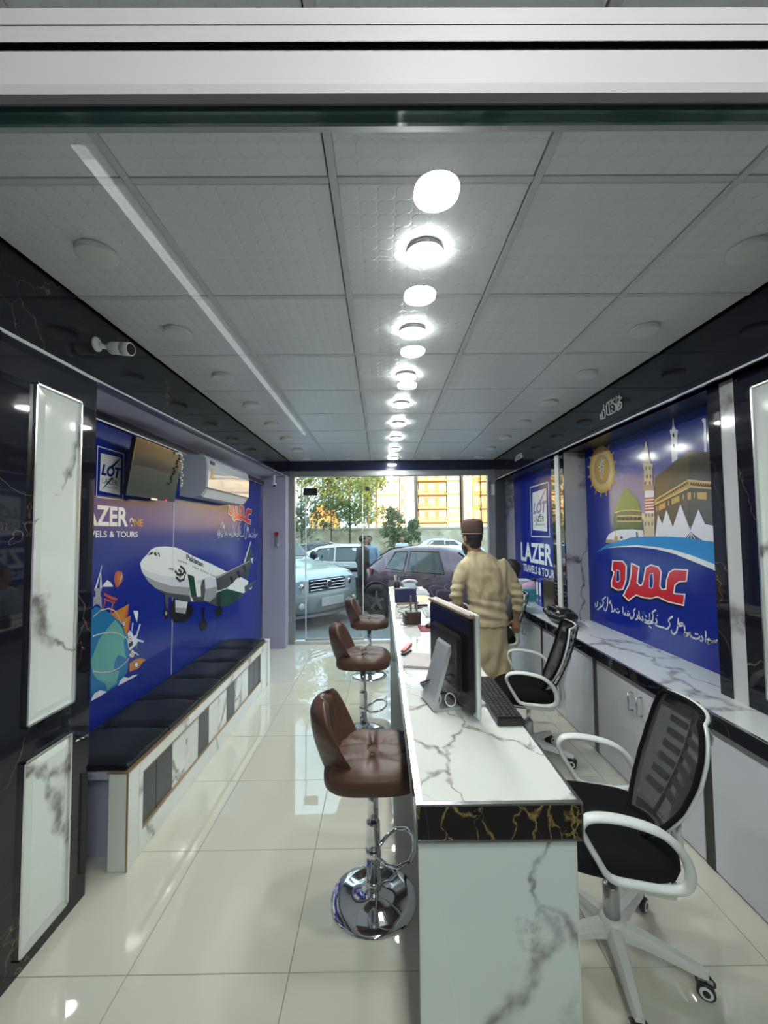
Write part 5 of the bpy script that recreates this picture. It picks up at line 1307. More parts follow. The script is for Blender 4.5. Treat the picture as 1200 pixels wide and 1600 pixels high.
def hand(mb, w, d, side, curl, sc=1.0):
    """palm and five bent fingers hanging from wrist w along direction d; side = thumb direction"""
    w, d, side = Vector(w), Vector(d).normalized(), Vector(side).normalized(); nrm = d.cross(side).normalized()
    mb.tube([w, w + d * .03 * sc, w + d * .085 * sc], [.024 * sc, .030 * sc, .034 * sc], 10, sy=.55)
    for k, (o, l) in enumerate(((.027, .070), (.010, .078), (-.008, .074), (-.025, .058))):
        b = w + d * .082 * sc + side * o * sc
        p1 = b + (d * math.cos(curl * .4) + nrm * math.sin(curl * .4)) * l * .45 * sc
        p2 = p1 + (d * math.cos(curl) + nrm * math.sin(curl)) * l * .35 * sc
        p3 = p2 + (d * math.cos(curl * 1.5) + nrm * math.sin(curl * 1.5)) * l * .25 * sc
        seg(mb, [b - d * .01, p1, p2, p3], [.0095 * sc, .009 * sc, .0085 * sc, .0075 * sc], 8)
    b = w + d * .03 * sc + side * .028 * sc
    seg(mb, [b, b + (side * .8 + d * .6 + nrm * .2).normalized() * .032 * sc, b + (side * .8 + d * .6 + nrm * .2).normalized() * .034 * sc + (d + nrm * .5).normalized() * .03 * sc], [.012 * sc, .010 * sc, .009 * sc], 8)
    return mb
def head(mb, c, yaw, s=1.0):
    M_ = Matrix.Translation(Vector(c)) @ Matrix.Rotation(yaw, 4, 'Z')
    mb.ball((0, -.005, .02), .076 * s, .094 * s, .098 * s, 20, 14, M=M_)            # skull, face towards +Y
    mb.ball((0, .025, -.05), .058 * s, .068 * s, .068 * s, 16, 12, M=M_)            # jaw
    mb.ball((0, .100, -.012), .013 * s, .018 * s, .022 * s, 10, 8, M=M_)            # nose
    mb.ball((0, .088, -.056), .022 * s, .010 * s, .009 * s, 10, 6, M=M_)            # mouth
    for sx in (-1, 1): mb.ball((sx * .077, -.008, -.005), .010 * s, .020 * s, .030 * s, 10, 8, M=M_)  # ears
    return M_
def eyes(root, M_, s=1.0):
    for sx in (-1, 1): MB().ball((sx * .030, .086, .008), .011 * s, .006 * s, .008 * s, 10, 8, M=M_).build('eye', flat_eye, root)
flat_eye = flat('dark_eye', (.03, .02, .015), .2)

# man standing behind the counter, back to the camera
TANC = flat('tan_cotton', (.54, .45, .28), .85, bump=.3, bscale=400, var=.06, vscale=12)
man = thing('person', 'man in tan shalwar kameez and brown cap standing with his back turned, holding a phone', 'person', (.905, 3.62, 0), R(3))
yw = R(22)
mb = MB()
hM = head(mb, (-.115, .01, 1.575), yw)
mb.tube([(-.07, -.005, 1.38), (-.105, 0, 1.50)], [.06, .055], 14)
ell(mb, [(0, 0, .90, .11, .08), (0, 0, 1.05, .11, .075), (-.01, 0, 1.2, .125, .08), (-.02, 0, 1.31, .13, .075), (-.05, 0, 1.41, .07, .06)])
aR = [(.150, 0, 1.30), (.245, -.03, 1.10), (.262, .0, .965), (.272, .025, .87)]
aL = [(-.18, 0, 1.30), (-.255, -.01, 1.10), (-.22, .07, 1.0), (-.185, .14, .92)]
for a in (aR, aL): seg(mb, a, [.045, .038, .036, .026])
hand(mb, aR[-1], (-.05, .06, -1), (-1, .3, 0), 1.15, 1.12)
hand(mb, aL[-1], (.2, .6, -.6), (1, .2, .3), .5)
for s in (-1, 1):
    seg(mb, [(s * .09, 0, .90), (s * .095, .01, .50), (s * .10, -.01, .10)], [.085, .06, .042])
    seg(mb, [(s * .10, -.05, .035), (s * .105, .06, .03), (s * .115, .14, .026)], [.036, .038, .028])
mesh_obj('body', fuse(mb, .009, 4), SKIN, man)
eyes(man, hM)
# hair fringe, beard, cap
hb_ = MB(); hb_.ball((0, -.012, .012), .081, .098, .088, 20, 14, M=hM); hb_.ball((0, -.045, -.055), .060, .045, .045, 14, 10, M=hM)
hm_ = fuse(hb_, .010, 3, .5, lambda c: .002 * noise.noise(c * 90))
for v in hm_.vertices:                       # keep the face clear
    q = hM.inverted() @ v.co
    if q.y > .030: q.y = .030 - (q.y - .030) * .3; v.co = hM @ q
mesh_obj('hair', hm_, HAIR, man)
bd_ = MB(); bd_.ball((0, .050, -.078), .062, .062, .058, 18, 12, M=hM); bd_.ball((0, .07, -.115), .036, .036, .045, 14, 10, M=hM)
mesh_obj('beard', fuse(bd_, .010, 3, .5, lambda c: .003 * noise.noise(c * 80)), HAIR, man)
cp = MB()
CAPM = flat('brown_felt_cap', (.085, .045, .035), .85, bump=.3, bscale=300)
rings = []
for (f, z) in ((.97, .028), (1.0, .06), (1.03, .095), (1.02, .118), (.97, .136), (.86, .150), (.65, .160), (.35, .166), (.05, .168)):
    rings.append([hM @ Vector((.088 * f * math.cos(2 * math.pi * k / 28), -.006 + .106 * f * math.sin(2 * math.pi * k / 28), z - .03 * (math.sin(2 * math.pi * k / 28) < -2))) for k in range(28)])
cp.loft(rings); cp.build('cap', CAPM, man)
MB().tube([hM @ Vector((.0895 * math.cos(2 * math.pi * k / 28), -.006 + .1075 * math.sin(2 * math.pi * k / 28), .036)) for k in range(28)], .0045, 6, closed=True).build('cap_band', flat('cap_band', (.30, .22, .19), .7), man)
# shirt
sh = MB()
ell(sh, [(.015, .0, .82, .182, .130), (.015, 0, .90, .172, .122), (.012, 0, 1.0, .165, .115), (.005, -.005, 1.12, .172, .118), (-.005, -.005, 1.24, .190, .120), (-.015, -.005, 1.32, .200, .115), (-.025, 0, 1.375, .180, .102), (-.05, 0, 1.415, .115, .085), (-.085, 0, 1.445, .072, .072), (-.095, 0, 1.465, .066, .066)], 28)
seg(sh, [(.150, 0, 1.318), (.222, -.015, 1.19), (.258, -.03, 1.08), (.272, -.01, .985)], [.070, .062, .057, .054])
seg(sh, [(-.18, 0, 1.318), (-.245, -.005, 1.19), (-.268, -.01, 1.09), (-.25, .02, 1.03)], [.070, .062, .057, .055])
def shirt_disp(c):
    f = .011 * noise.noise(Vector((c.x * 16, c.y * 10, c.z * 4))) + .009 * noise.noise(Vector((c.x * 30 + c.z * 8, c.y * 20, c.z * 12)))
    f += .008 * math.sin(46 * c.x + 5 * noise.noise(c * 6)) * max(0, min(1, (c.z - 1.0) * 4)) * (abs(c.x) < .17)
    if abs(c.z - .96) < .09: f += .007 * math.sin(70 * c.z + 16 * c.x)
    if abs(c.x) > .2 and c.z < 1.2: f += .006 * math.sin(95 * c.z + 20 * c.y)
    return f
mesh_obj('shirt', fuse(sh, .009, 3, .5, shirt_disp), TANC, man)
tr = MB()
ell(tr, [(0, 0, .30, .02, .02), (0, 0, .45, .12, .10), (0, 0, .62, .165, .125), (.01, 0, .78, .165, .12), (.01, 0, .92, .15, .11)], 24)
for s in (-1, 1): seg(tr, [(s * .09, 0, .82), (s * .10, .0, .55), (s * .105, 0, .30), (s * .102, -.005, .12)], [.085, .095, .085, .060])
def tr_disp(c): return .008 * math.sin(38 * c.x + 4 * noise.noise(c * 5)) * max(0, min(1, (.85 - c.z) * 4)) + .008 * noise.noise(Vector((c.x * 18, c.y * 18, c.z * 5)))
mesh_obj('trousers', fuse(tr, .010, 3, .5, tr_disp), TANC, man)
for s in (-1, 1):
    MB().loft([[(s * .105 + dx * w, y, z) for dx, z in ((-1, 0), (1, 0), (1, .018), (-1, .018))] for y, w in ((-.095, .025), (-.06, .036), (.05, .042), (.13, .044), (.165, .03))], smooth=False).build('sandal', flat('sandal_brown', (.06, .035, .02), .5), man)
# phone in his right hand
ph = thing('mobile_phone', 'black mobile phone in the hand of the standing man', 'phone', man.matrix_basis @ Vector((.232, .055, .70)), R(3))
PM = Matrix.Rotation(R(-38), 4, 'Y') @ Matrix.Rotation(R(14), 4, 'X')
MB().box(-.038, .038, -.0045, .0045, 0, .150, .004, M=PM).build('case', M['black'], ph)
MB().box(-.034, .034, .0045, .0052, .006, .144, M=PM).build('screen', flat('phone_screen', (.012, .012, .014), .08), ph)

# person seated behind him
se = thing('person', 'dark haired person in a grey blue shirt seated behind the standing man', 'person', (1.255, 4.55, 0), R(80))
mb = MB(); hM2 = head(mb, (0, -.145, 1.20), R(-25))
mb.tube([(0, -.11, 1.02), (0, -.14, 1.13)], [.058, .052], 12)
ell(mb, [(0, 0, .53, .15, .11), (0, -.03, .7, .15, .10), (0, -.08, .9, .16, .10), (0, -.105, 1.0, .12, .08)])
for s in (-1, 1):
    seg(mb, [(s * .18, -.09, .96), (s * .22, .0, .74), (s * .17, .26, .70)], [.05, .04, .03]); hand(mb, (s * .17, .26, .70), (-s * .2, 1, -.1), (-s, 0, .3), .5)
    seg(mb, [(s * .10, 0, .56), (s * .12, .40, .54), (s * .12, .42, .10)], [.085, .065, .045]); seg(mb, [(s * .12, .38, .04), (s * .12, .54, .03)], [.04, .032])
mesh_obj('body', fuse(mb, .011, 4), SKIN, se); eyes(se, hM2)
hr = MB(); hr.ball((0, -.014, .035), .086, .103, .092, 18, 12, M=hM2); hr.ball((0, -.05, -.03), .06, .05, .05, 12, 8, M=hM2)
hm2 = fuse(hr, .011, 3, .5, lambda c: .003 * noise.noise(c * 70))
for v in hm2.vertices:
    q = hM2.inverted() @ v.co
    if q.y > .04 and q.z < .06: q.y = .035; v.co = hM2 @ q
mesh_obj('hair', hm2, HAIR, se)
s2 = MB(); ell(s2, [(0, 0, .52, .19, .14), (0, -.03, .7, .185, .13), (0, -.075, .88, .205, .125), (0, -.10, .99, .16, .10), (0, -.115, 1.05, .075, .075)], 24)
for s in (-1, 1): seg(s2, [(s * .17, -.09, .95), (s * .215, -.04, .82), (s * .22, .02, .74), (s * .19, .17, .72)], [.07, .062, .056, .05])
mesh_obj('shirt', fuse(s2, .012, 3, .5, folds(.005)), flat('grey_blue_cloth', (.22, .26, .31), .85), se)
t2 = MB()
for s in (-1, 1): seg(t2, [(s * .09, .0, .56), (s * .12, .40, .55), (s * .12, .42, .30), (s * .12, .42, .12)], [.105, .085, .07, .06])
mesh_obj('trousers', fuse(t2, .012, 3), flat('dark_trousers', (.03, .03, .035), .85), se)

# ---------------------------------------------------------------- outside: street, wall, trees
def ground_mat():
    m, nt, b = _mat('street_pavers'); N, L = nt.nodes, nt.links
    tc = N.new('ShaderNodeTexCoord'); br = N.new('ShaderNodeTexBrick'); br.inputs['Scale'].default_value = 5.0
    br.inputs['Color1'].default_value = (.17, .20, .21, 1); br.inputs['Color2'].default_value = (.22, .245, .25, 1); br.inputs['Mortar'].default_value = (.09, .10, .105, 1); br.inputs['Mortar Size'].default_value = .02
    L.new(tc.outputs['Object'], br.inputs['Vector']); nz = N.new('ShaderNodeTexNoise'); nz.inputs['Scale'].default_value = 3; L.new(tc.outputs['Object'], nz.inputs['Vector'])
    mx = N.new('ShaderNodeMix'); mx.data_type = 'RGBA'; mx.blend_type = 'MULTIPLY'; mx.inputs[0].default_value = .4; L.new(br.outputs['Color'], mx.inputs[6]); L.new(nz.outputs['Fac'], mx.inputs[7])
    L.new(mx.outputs[2], b.inputs['Base Color']); b.inputs['Roughness'].default_value = .75; return m
struct(MB().box(-90, 120, YB + .12, 160, GZ - .2, GZ).build('ground', ground_mat(), origin=(0, 0, GZ)))
def stone_mat():
    m, nt, b = _mat('old_stone_wall'); N, L = nt.nodes, nt.links
    tc = N.new('ShaderNodeTexCoord'); vo = N.new('ShaderNodeTexVoronoi'); vo.inputs['Scale'].default_value = 3.2; L.new(tc.outputs['Object'], vo.inputs['Vector'])
    nz = N.new('ShaderNodeTexNoise'); nz.inputs['Scale'].default_value = 1.2; nz.inputs['Detail'].default_value = 8; L.new(tc.outputs['Object'], nz.inputs['Vector'])
    cr = N.new('ShaderNodeValToRGB'); cr.color_ramp.elements[0].color = (.62, .50, .32, 1); cr.color_ramp.elements[1].color = (.95, .86, .64, 1); cr.color_ramp.elements[0].position = .3; cr.color_ramp.elements[1].position = .7
    L.new(nz.outputs['Fac'], cr.inputs[0]); mx = N.new('ShaderNodeMix'); mx.data_type = 'RGBA'; mx.blend_type = 'MULTIPLY'; mx.inputs[0].default_value = .35
    bw = N.new('ShaderNodeRGBToBW'); L.new(vo.outputs['Color'], bw.inputs[0]); L.new(cr.outputs[0], mx.inputs[6]); L.new(bw.outputs[0], mx.inputs[7]); L.new(mx.outputs[2], b.inputs['Base Color']); b.inputs['Roughness'].default_value = .9
    bp = N.new('ShaderNodeBump'); bp.inputs['Strength'].default_value = .6; bp.inputs['Distance'].default_value = .04; L.new(vo.outputs['Distance'], bp.inputs['Height']); L.new(bp.outputs['Normal'], b.inputs['Normal']); return m
YW = 22.0
zw = pY(600, 824, YW).z
bwl = thing('boundary_wall', 'long pale stone boundary wall across the street', 'wall', (4, YW, GZ))
MB().box(-26, 34, -.15, .15, 0, zw - GZ - .12).build('masonry', stone_mat(), bwl)
MB().box(-26, 34, -.19, .19, zw - GZ - .12, zw - GZ, .02).build('coping', flat('wall_coping', (.66, .58, .43), .9, var=.2, vscale=2), bwl)
a, c_ = pY(657, 838, YW - .15), pY(700, 858, YW - .15)
MB().box(a.x - 4, c_.x - 4, -.165, -.15, c_.z - GZ - .9, a.z - GZ).build('painted_patch', flat('painted_patch', (.70, .68, .58), .8), bwl)

def tree(label, x, y, z0, z1, w, ncl, nleaf, ls, cols, trunk_r, seed, name='street_tree', lean=0.0):
    random.seed(seed)
    t = thing(name, label, 'tree', (x, y, GZ))
    h0, h1 = z0 - GZ, z1 - GZ
    tk = MB()
    tk.tube([(0, 0, 0), (.03, 0, h0 * .6), (lean * .4, 0, h0 + (h1 - h0) * .35), (lean, .05, h0 + (h1 - h0) * .8)], [trunk_r, trunk_r * .85, trunk_r * .6, trunk_r * .2], 8)
    for k in range(7):
        a = k * 2.4; zz = h0 * .8 + (h1 - h0) * (.05 + .09 * k); tk.tube([(lean * .3, 0, zz), (lean * .3 + w * .32 * math.cos(a), w * .32 * math.sin(a), zz + (h1 - h0) * .16)], [trunk_r * .4, trunk_r * .12], 6)
    tk.build('trunk', flat('bark_%d' % seed, (.14, .11, .075), .9), t)
    mb = MB(); vs, fs, mi = [], [], []
    cl = []
    for k in range(ncl):
        u = random.random(); zz = h0 + (h1 - h0) * (u ** .8)
        rr_ = w * .5 * (math.sin(math.pi * min(1, .15 + .8 * (zz - h0) / (h1 - h0))) ** .7)
        a = random.random() * 6.283; r = rr_ * math.sqrt(random.random())
        cl.append((Vector((r * math.cos(a) + lean * (zz - h0) / (h1 - h0), r * math.sin(a), zz)), .10 * w + .09 * w * random.random()))
    for k in range(nleaf):
        c, r = random.choice(cl)
        d = Vector((random.gauss(0, .6), random.gauss(0, .6), random.gauss(0, .55))) * r; p = c + d
        n = Vector((random.gauss(0, 1), random.gauss(0, 1), random.gauss(0, 1))).normalized(); a = n.orthogonal().normalized(); b = n.cross(a)
        s = ls * (.6 + .8 * random.random()); i = len(vs)
        vs += [p - a * s, p + b * s * .45, p + a * s, p - b * s * .45]; fs.append((i, i + 1, i + 2, i + 3)); mi.append(k % len(cols))
    me = bpy.data.meshes.new('foliage'); me.from_pydata([tuple(v) for v in vs], [], fs); me.polygons.foreach_set('material_index', mi)
    for c in cols: me.materials.append(c)
    o = bpy.data.objects.new('foliage', me); COL.objects.link(o); o.parent = t; o['kind'] = 'stuff'
    return t
def leafm(n, c):
    m, nt, b = _mat('leaf_' + n); N, L = nt.nodes, nt.links
    b.inputs['Base Color'].default_value = (*c, 1); b.inputs['Roughness'].default_value = .55
    tr_ = N.new('ShaderNodeBsdfTranslucent'); tr_.inputs[0].default_value = (*[min(1, q * 1.5) for q in c], 1); mx = N.new('ShaderNodeMixShader'); mx.inputs[0].default_value = .35
    L.new(b.outputs[0], mx.inputs[1]); L.new(tr_.outputs[0], mx.inputs[2]); L.new(mx.outputs[0], N['Material Output'].inputs[0]); return m
G1 = [leafm('a', (.16, .22, .06)), leafm('b', (.24, .28, .08)), leafm('c', (.12, .17, .06))]
G2 = [leafm('d', (.20, .25, .13)), leafm('e', (.26, .30, .17)), leafm('f', (.13, .18, .10))]
px_ = lambda u, y: pY(u, 830, y).x
tree('leafy green tree at the left edge of the shop window view', px_(471, 19), 19, 1.2, 6.6, 2.2, 60, 4200, .085, G2, .06, 11)
tree('tall yellow green street tree left of the apartment blocks', px_(546, 19.5), 19.5, 2.1, 7.2, 2.9, 80, 6500, .085, G1, .06, 12)
tree('second yellow green tree behind the tall street tree', px_(575, 24), 24.5, 2.3, 8.0, 2.8, 60, 4200, .10, G1, .06, 13)
tree('low dark green tree in front of the stone wall', px_(618, 17), 17, 1.0, 2.55, 1.05, 46, 2600, .06, G2, .035, 14, lean=-.1)
tree('low grey green shrub tree right of the low dark tree', px_(641, 17.5), 17.5, .75, 2.05, .8, 36, 1800, .06, G2, .03, 15, lean=.1)
tree('slim young tree between the left tree and the tall street tree', px_(515, 20), 20.5, 1.9, 5.2, 1.5, 36, 1900, .08, G2, .04, 16)

# ---------------------------------------------------------------- far buildings
CRM = flat('cream_render', (.72, .62, .44), .8); ORG = flat('orange_render', (.62, .30, .10), .8); BRN = flat('brown_render', (.28, .19, .13), .8); WHT = flat('white_render', (.82, .80, .74), .8)
WIN = flat('far_window', (.20, .16, .12), .2); RAIL = flat('balcony_rail', (.66, .36, .12), .7)
def far(u, v, y): p = pY(u, v, y); return p.x, p.z
def facade(label, u0, u1, vtop, yb, bays):
    x0, x1 = far(u0, 830, yb)[0], far(u1, 830, yb)[0]; zt = far(600, vtop, yb)[1]
    t = thing('apartment_block', label, 'building', ((x0 + x1) / 2, yb, GZ)); cx_ = (x0 + x1) / 2
    MB().box(x0 - cx_, x1 - cx_, 0, 9, 0, zt - GZ).build('wall', BRN, t)
    for (b0, b1, mat, kind) in bays:
        xa_, xb_ = far(b0, 830, yb)[0] - cx_, far(b1, 830, yb)[0] - cx_
        MB().box(xa_, xb_, -.5, 0.01, 0, zt - GZ).build('bay', mat, t)
        for fl in range(-1, 5):
            zc = far(600, 783.5 - 21.2 * fl, yb)[1] - GZ
            if zc < 1.5 or zc > zt - GZ - 1.2: continue
            wd = xb_ - xa_
            if kind == 'balcony':
                MB().box(xa_ - .3, xb_ + .3, -1.9, -.5, zc - 1.75, zc - 1.5).build('balcony_slab', RAIL, t)
                for k in range(10): MB().box(xa_ - .2 + (wd + .4) * k / 9 - .06, xa_ - .2 + (wd + .4) * k / 9 + .06, -1.9, -1.75, zc - 1.5, zc - .75).build('baluster', RAIL, t)
                MB().box(xa_ - .3, xb_ + .3, -1.92, -1.72, zc - .75, zc - .62).build('handrail', RAIL, t)
                MB().box(xa_ + .1, xb_ - .1, -.56, -.5, zc + 1.05, zc + 1.3).build('lintel', ORG, t)
                ws = (.28, .66)
            elif kind == 'white': ws = (.2, .5, .8)
            else: ws = (.5,)
            for w in ws:
                xw = xa_ + wd * w; hw_ = .45 if kind != 'white' else .34
                f = MB().box(xw - hw_, xw + hw_, -.58, -.5, zc - .95, zc + .75).build('window', RAIL if kind == 'balcony' else WHT, t)
                MB().box(xw - hw_ + .12, xw - .04, -.60, -.57, zc - .83, zc + .63).build('pane', WIN, f); MB().box(xw + .04, xw + hw_ - .12, -.60, -.57, zc - .83, zc + .63).build('pane', WIN, f)
            if kind == 'white': MB().box(xa_, xb_, -.7, -.5, zc - 1.7, zc - 1.4).build('floor_band', ORG, t)
    return t
facade('cream apartment block with orange balconies in the middle of the window view', 653, 720, 728, 90, [(655, 697, CRM, 'balcony'), (699, 719, WHT, 'white')])
facade('orange and white apartment block at the right of the window view', 724, 772, 722, 88, [(725, 738, WHT, 'plain'), (739, 750, ORG, 'plain'), (753, 770, CRM, 'balcony')])
facade('white apartment block with yellow columns left of the balconied block', 586, 634, 728, 86, [(590, 624, WHT, 'white'), (626, 632, CRM, 'plain')])
facade('golden apartment block beyond the right side of the window', 775, 1050, 715, 92, [(780, 850, CRM, 'balcony'), (855, 900, WHT, 'white'), (910, 980, CRM, 'balcony'), (985, 1040, ORG, 'plain')])
facade('golden apartment block beyond the left side of the window', 150, 440, 722, 92, [(160, 230, CRM, 'balcony'), (240, 290, WHT, 'white'), (300, 370, CRM, 'balcony'), (375, 430, ORG, 'plain')])
hx0, hx1 = far(484, 830, 70)[0], far(524, 830, 70)[0]; hz, hz2 = far(500, 806, 70)[1] - GZ, far(500, 784, 70)[1] - GZ
hs = thing('house', 'orange brick house with a gable roof behind the street trees', 'building', ((hx0 + hx1) / 2, 70, GZ)); hw2 = (hx1 - hx0) / 2
MB().box(-hw2, hw2, 0, 8, 0, hz).build('wall', ORG, hs)
MB().prism([(-hw2 - .3, -.3, hz), (hw2 + .3, -.3, hz), (0, -.3, hz2)], (0, 8.6, 0)).build('roof', flat('clay_roof', (.55, .22, .07), .8), hs)
for k in (-.5, .5): MB().box(hw2 * k - .4, hw2 * k + .4, -.06, 0, hz - 2.2, hz - .8).build('window', WIN, hs)

# ---------------------------------------------------------------- cars (local +X forward)
GLS = flat('car_glass', (.05, .075, .085), .04, spec=.8); TYRE = flat('tyre', (.02, .02, .021), .8); RIMD = flat('rim_dark', (.05, .05, .055), .3, .6); LGT = flat('headlamp', (.55, .60, .62), .08, spec=.9); RED = flat('tail_lamp', (.35, .01, .015), .12)
def car(label, loc, rz, st, paint, wheels, wr, windows, screens, extra=None, spokes=5):
    t = thing('car', label, 'car', (loc[0], loc[1], GZ), rz)
    rings = []
    for (x, hw, z0, zb, zr, hr) in st:
        zm = z0 + (zb - z0) * .55; e = min(.07, (zr - zb) * .4)
        h = [(hw * .80, z0), (hw * .97, z0 + .07), (hw, zm), (hw * .985, zb - .05), (hw * .955, zb), (hr + .02, zr - e), (hr * .86, zr - e * .25), (hr * .4, zr)]
        rings.append([(x, -y, z) for y, z in h] + [(x, y, z) for y, z in reversed(h)])
    MB().loft(rings).build('body', paint, t)
    def at_(x):
        for a, b in zip(st, st[1:]):
            if a[0] <= x <= b[0]: f = (x - a[0]) / (b[0] - a[0]); return [a[i] + (b[i] - a[i]) * f for i in range(6)]
        return st[-1]
    def side_y(x, z):
        _, hw, z0, zb, zr, hr = at_(x); e = min(.07, (zr - zb) * .4)
        f = max(0, min(1, (z - zb) / max(.05, zr - e - zb))); return hw * .955 + (hr + .02 - hw * .955) * f
    for w in windows:
        for s in (-1, 1):
            q = [Vector((x, s * (side_y(x, z) + .008), z)) for x, z in w]
            MB().prism(q, (0, -s * .02, 0)).build('side_window', GLS, t)
            cx = sum(p.x for p in q) / len(q); cz = sum(p.z for p in q) / len(q)
            MB().tube([Vector((cx + (p.x - cx) * 1.03, p.y, cz + (p.z - cz) * 1.05)) for p in q], .012, 6, closed=True).build('window_trim', M['dark'], t)
    for (xa_, xb_, f0, f1) in screens:       # windscreen strips between two stations
        A, B_ = at_(xa_), at_(xb_)
        def rowp(S, x): 
            e = min(.07, (S[4] - S[3]) * .4); return [Vector((x, y, z)) for y, z in ((-S[5] * .88, S[4] - e * .25), (-S[5] * .4, S[4] + .004), (S[5] * .4, S[4] + .004), (S[5] * .88, S[4] - e * .25))]
        ra, rb = rowp(A, xa_), rowp(B_, xb_); nrm = Vector((.012 if xb_ > 0 else -.012, 0, .012))
        MB().loft([[p + nrm for p in ra], [p + nrm for p in rb]], caps=False, closed=False, smooth=False).build('windscreen', GLS, t)
    for x in wheels:
        hw = at_(x)[1]
        for s in (-1, 1):
            y = s * (hw - .04)
            wh = MB().lathe([(wr * .64, -.10), (wr * .66, -.11), (wr * .93, -.11), (wr, -.08), (wr, .08), (wr * .93, .11), (wr * .66, .11), (wr * .64, .10), (wr * .64, -.10)], c=(x, y, wr), axis='Y', n=28, caps=False).build('tyre', TYRE, t)
            MB().lathe([(wr * .62, -.06), (wr * .62, .06)], c=(x, y, wr), axis='Y', n=24).build('rim', RIMD, wh)
            for k in range(spokes):
                a = 2 * math.pi * k / spokes + .3; ca, sa = math.cos(a), math.sin(a); r1 = wr * .64
                q = [Vector((x + ca * r - sa * w, y + s * .085, wr + sa * r + ca * w)) for r, w in ((.05, -.035), (r1, -.022), (r1, .022), (.05, .035))]
                MB().prism(q, (0, -s * .03, 0)).build('spoke', M['steel'], wh)
            MB().lathe([(.055, -.092), (.055, .092)], c=(x, y, wr), axis='Y', n=16).build('hub_cap', M['steel'], wh)
            arch = [Vector((x + (wr + .055) * math.cos(a), s * (hw + .004), wr + (wr + .055) * math.sin(a))) for a in [math.pi * i / 14 for i in range(15)]]
            MB().tube(arch, .028, 8).build('wheel_arch', M['dark'], t)
            MB().lathe([(wr + .05, -.012), (wr + .05, .012)], c=(x, s * hw, wr), axis='Y', n=28).build('arch_liner', M['dark'], t)
    if extra: extra(t, at_)
    return t
# maroon crossover
XS = [(-1.72, .60, .42, .86, .90, .50), (-1.64, .76, .32, .98, 1.06, .58), (-1.45, .84, .26, 1.0, 1.26, .60), (-1.1, .88, .24, 1.0, 1.43, .60), (-.5, .88, .22, .97, 1.49, .62), (.1, .88, .22, .95, 1.48, .62), (.45, .88, .22, .95, 1.40, .61), (.85, .88, .22, .96, 1.14, .64), (1.05, .88, .22, .96, 1.03, .72), (1.6, .86, .26, .93, .98, .72), (2.05, .80, .3, .85, .90, .66), (2.25, .62, .40, .70, .74, .5)]
MAR = flat('maroon_paint', (.10, .055, .085), .16, .35, coat=.6)
def ex_cross(t, at_):
    for s in (-1, 1):
        MB().add([(-1.66, s * .70, .86), (-1.42, s * .855, .88), (-1.40, s * .86, 1.0), (-1.60, s * .74, 1.0), (-1.70, s * .66, .88)], [(0, 1, 2, 3, 4)]).build('tail_lamp', RED, t)
        MB().ball((.62, s * .97, 1.02), .06, .10, .075, 14, 10).build('wing_mirror', MAR, t)
        MB().tube([(-.62, s * .885, .30), (-.60, s * .89, .6), (-.58, s * .875, .93)], .006, 6).build('door_seam', M['dark'], t)
        MB().tube([(-.15, s * .895, .86), (.02, s * .895, .86)], .012, 6).build('door_handle', MAR, t)
        MB().box(-1.0, .95, s * .86, s * .90, .24, .34, .01).build('sill', M['dark'], t)
        MB().ball((1.95, s * .62, .82), .16, .12, .07, 14, 8).build('headlamp', LGT, t)
    MB().box(-1.74, -1.60, -.55, .55, .36, .56, .03).build('rear_bumper', M['dark'], t)
car('dark maroon crossover car parked outside the shop window', (1.424, 8.85), R(-35), XS, MAR, (-1.25, 1.28), .335,
    [[(-1.05, 1.02), (-.62, .99), (-.62, 1.36), (-.92, 1.35)], [(-.52, .985), (.30, .975), (.10, 1.37), (-.52, 1.37)]], [(.45, .85, 0, 1), (-1.45, -1.1, 0, 1)], ex_cross)
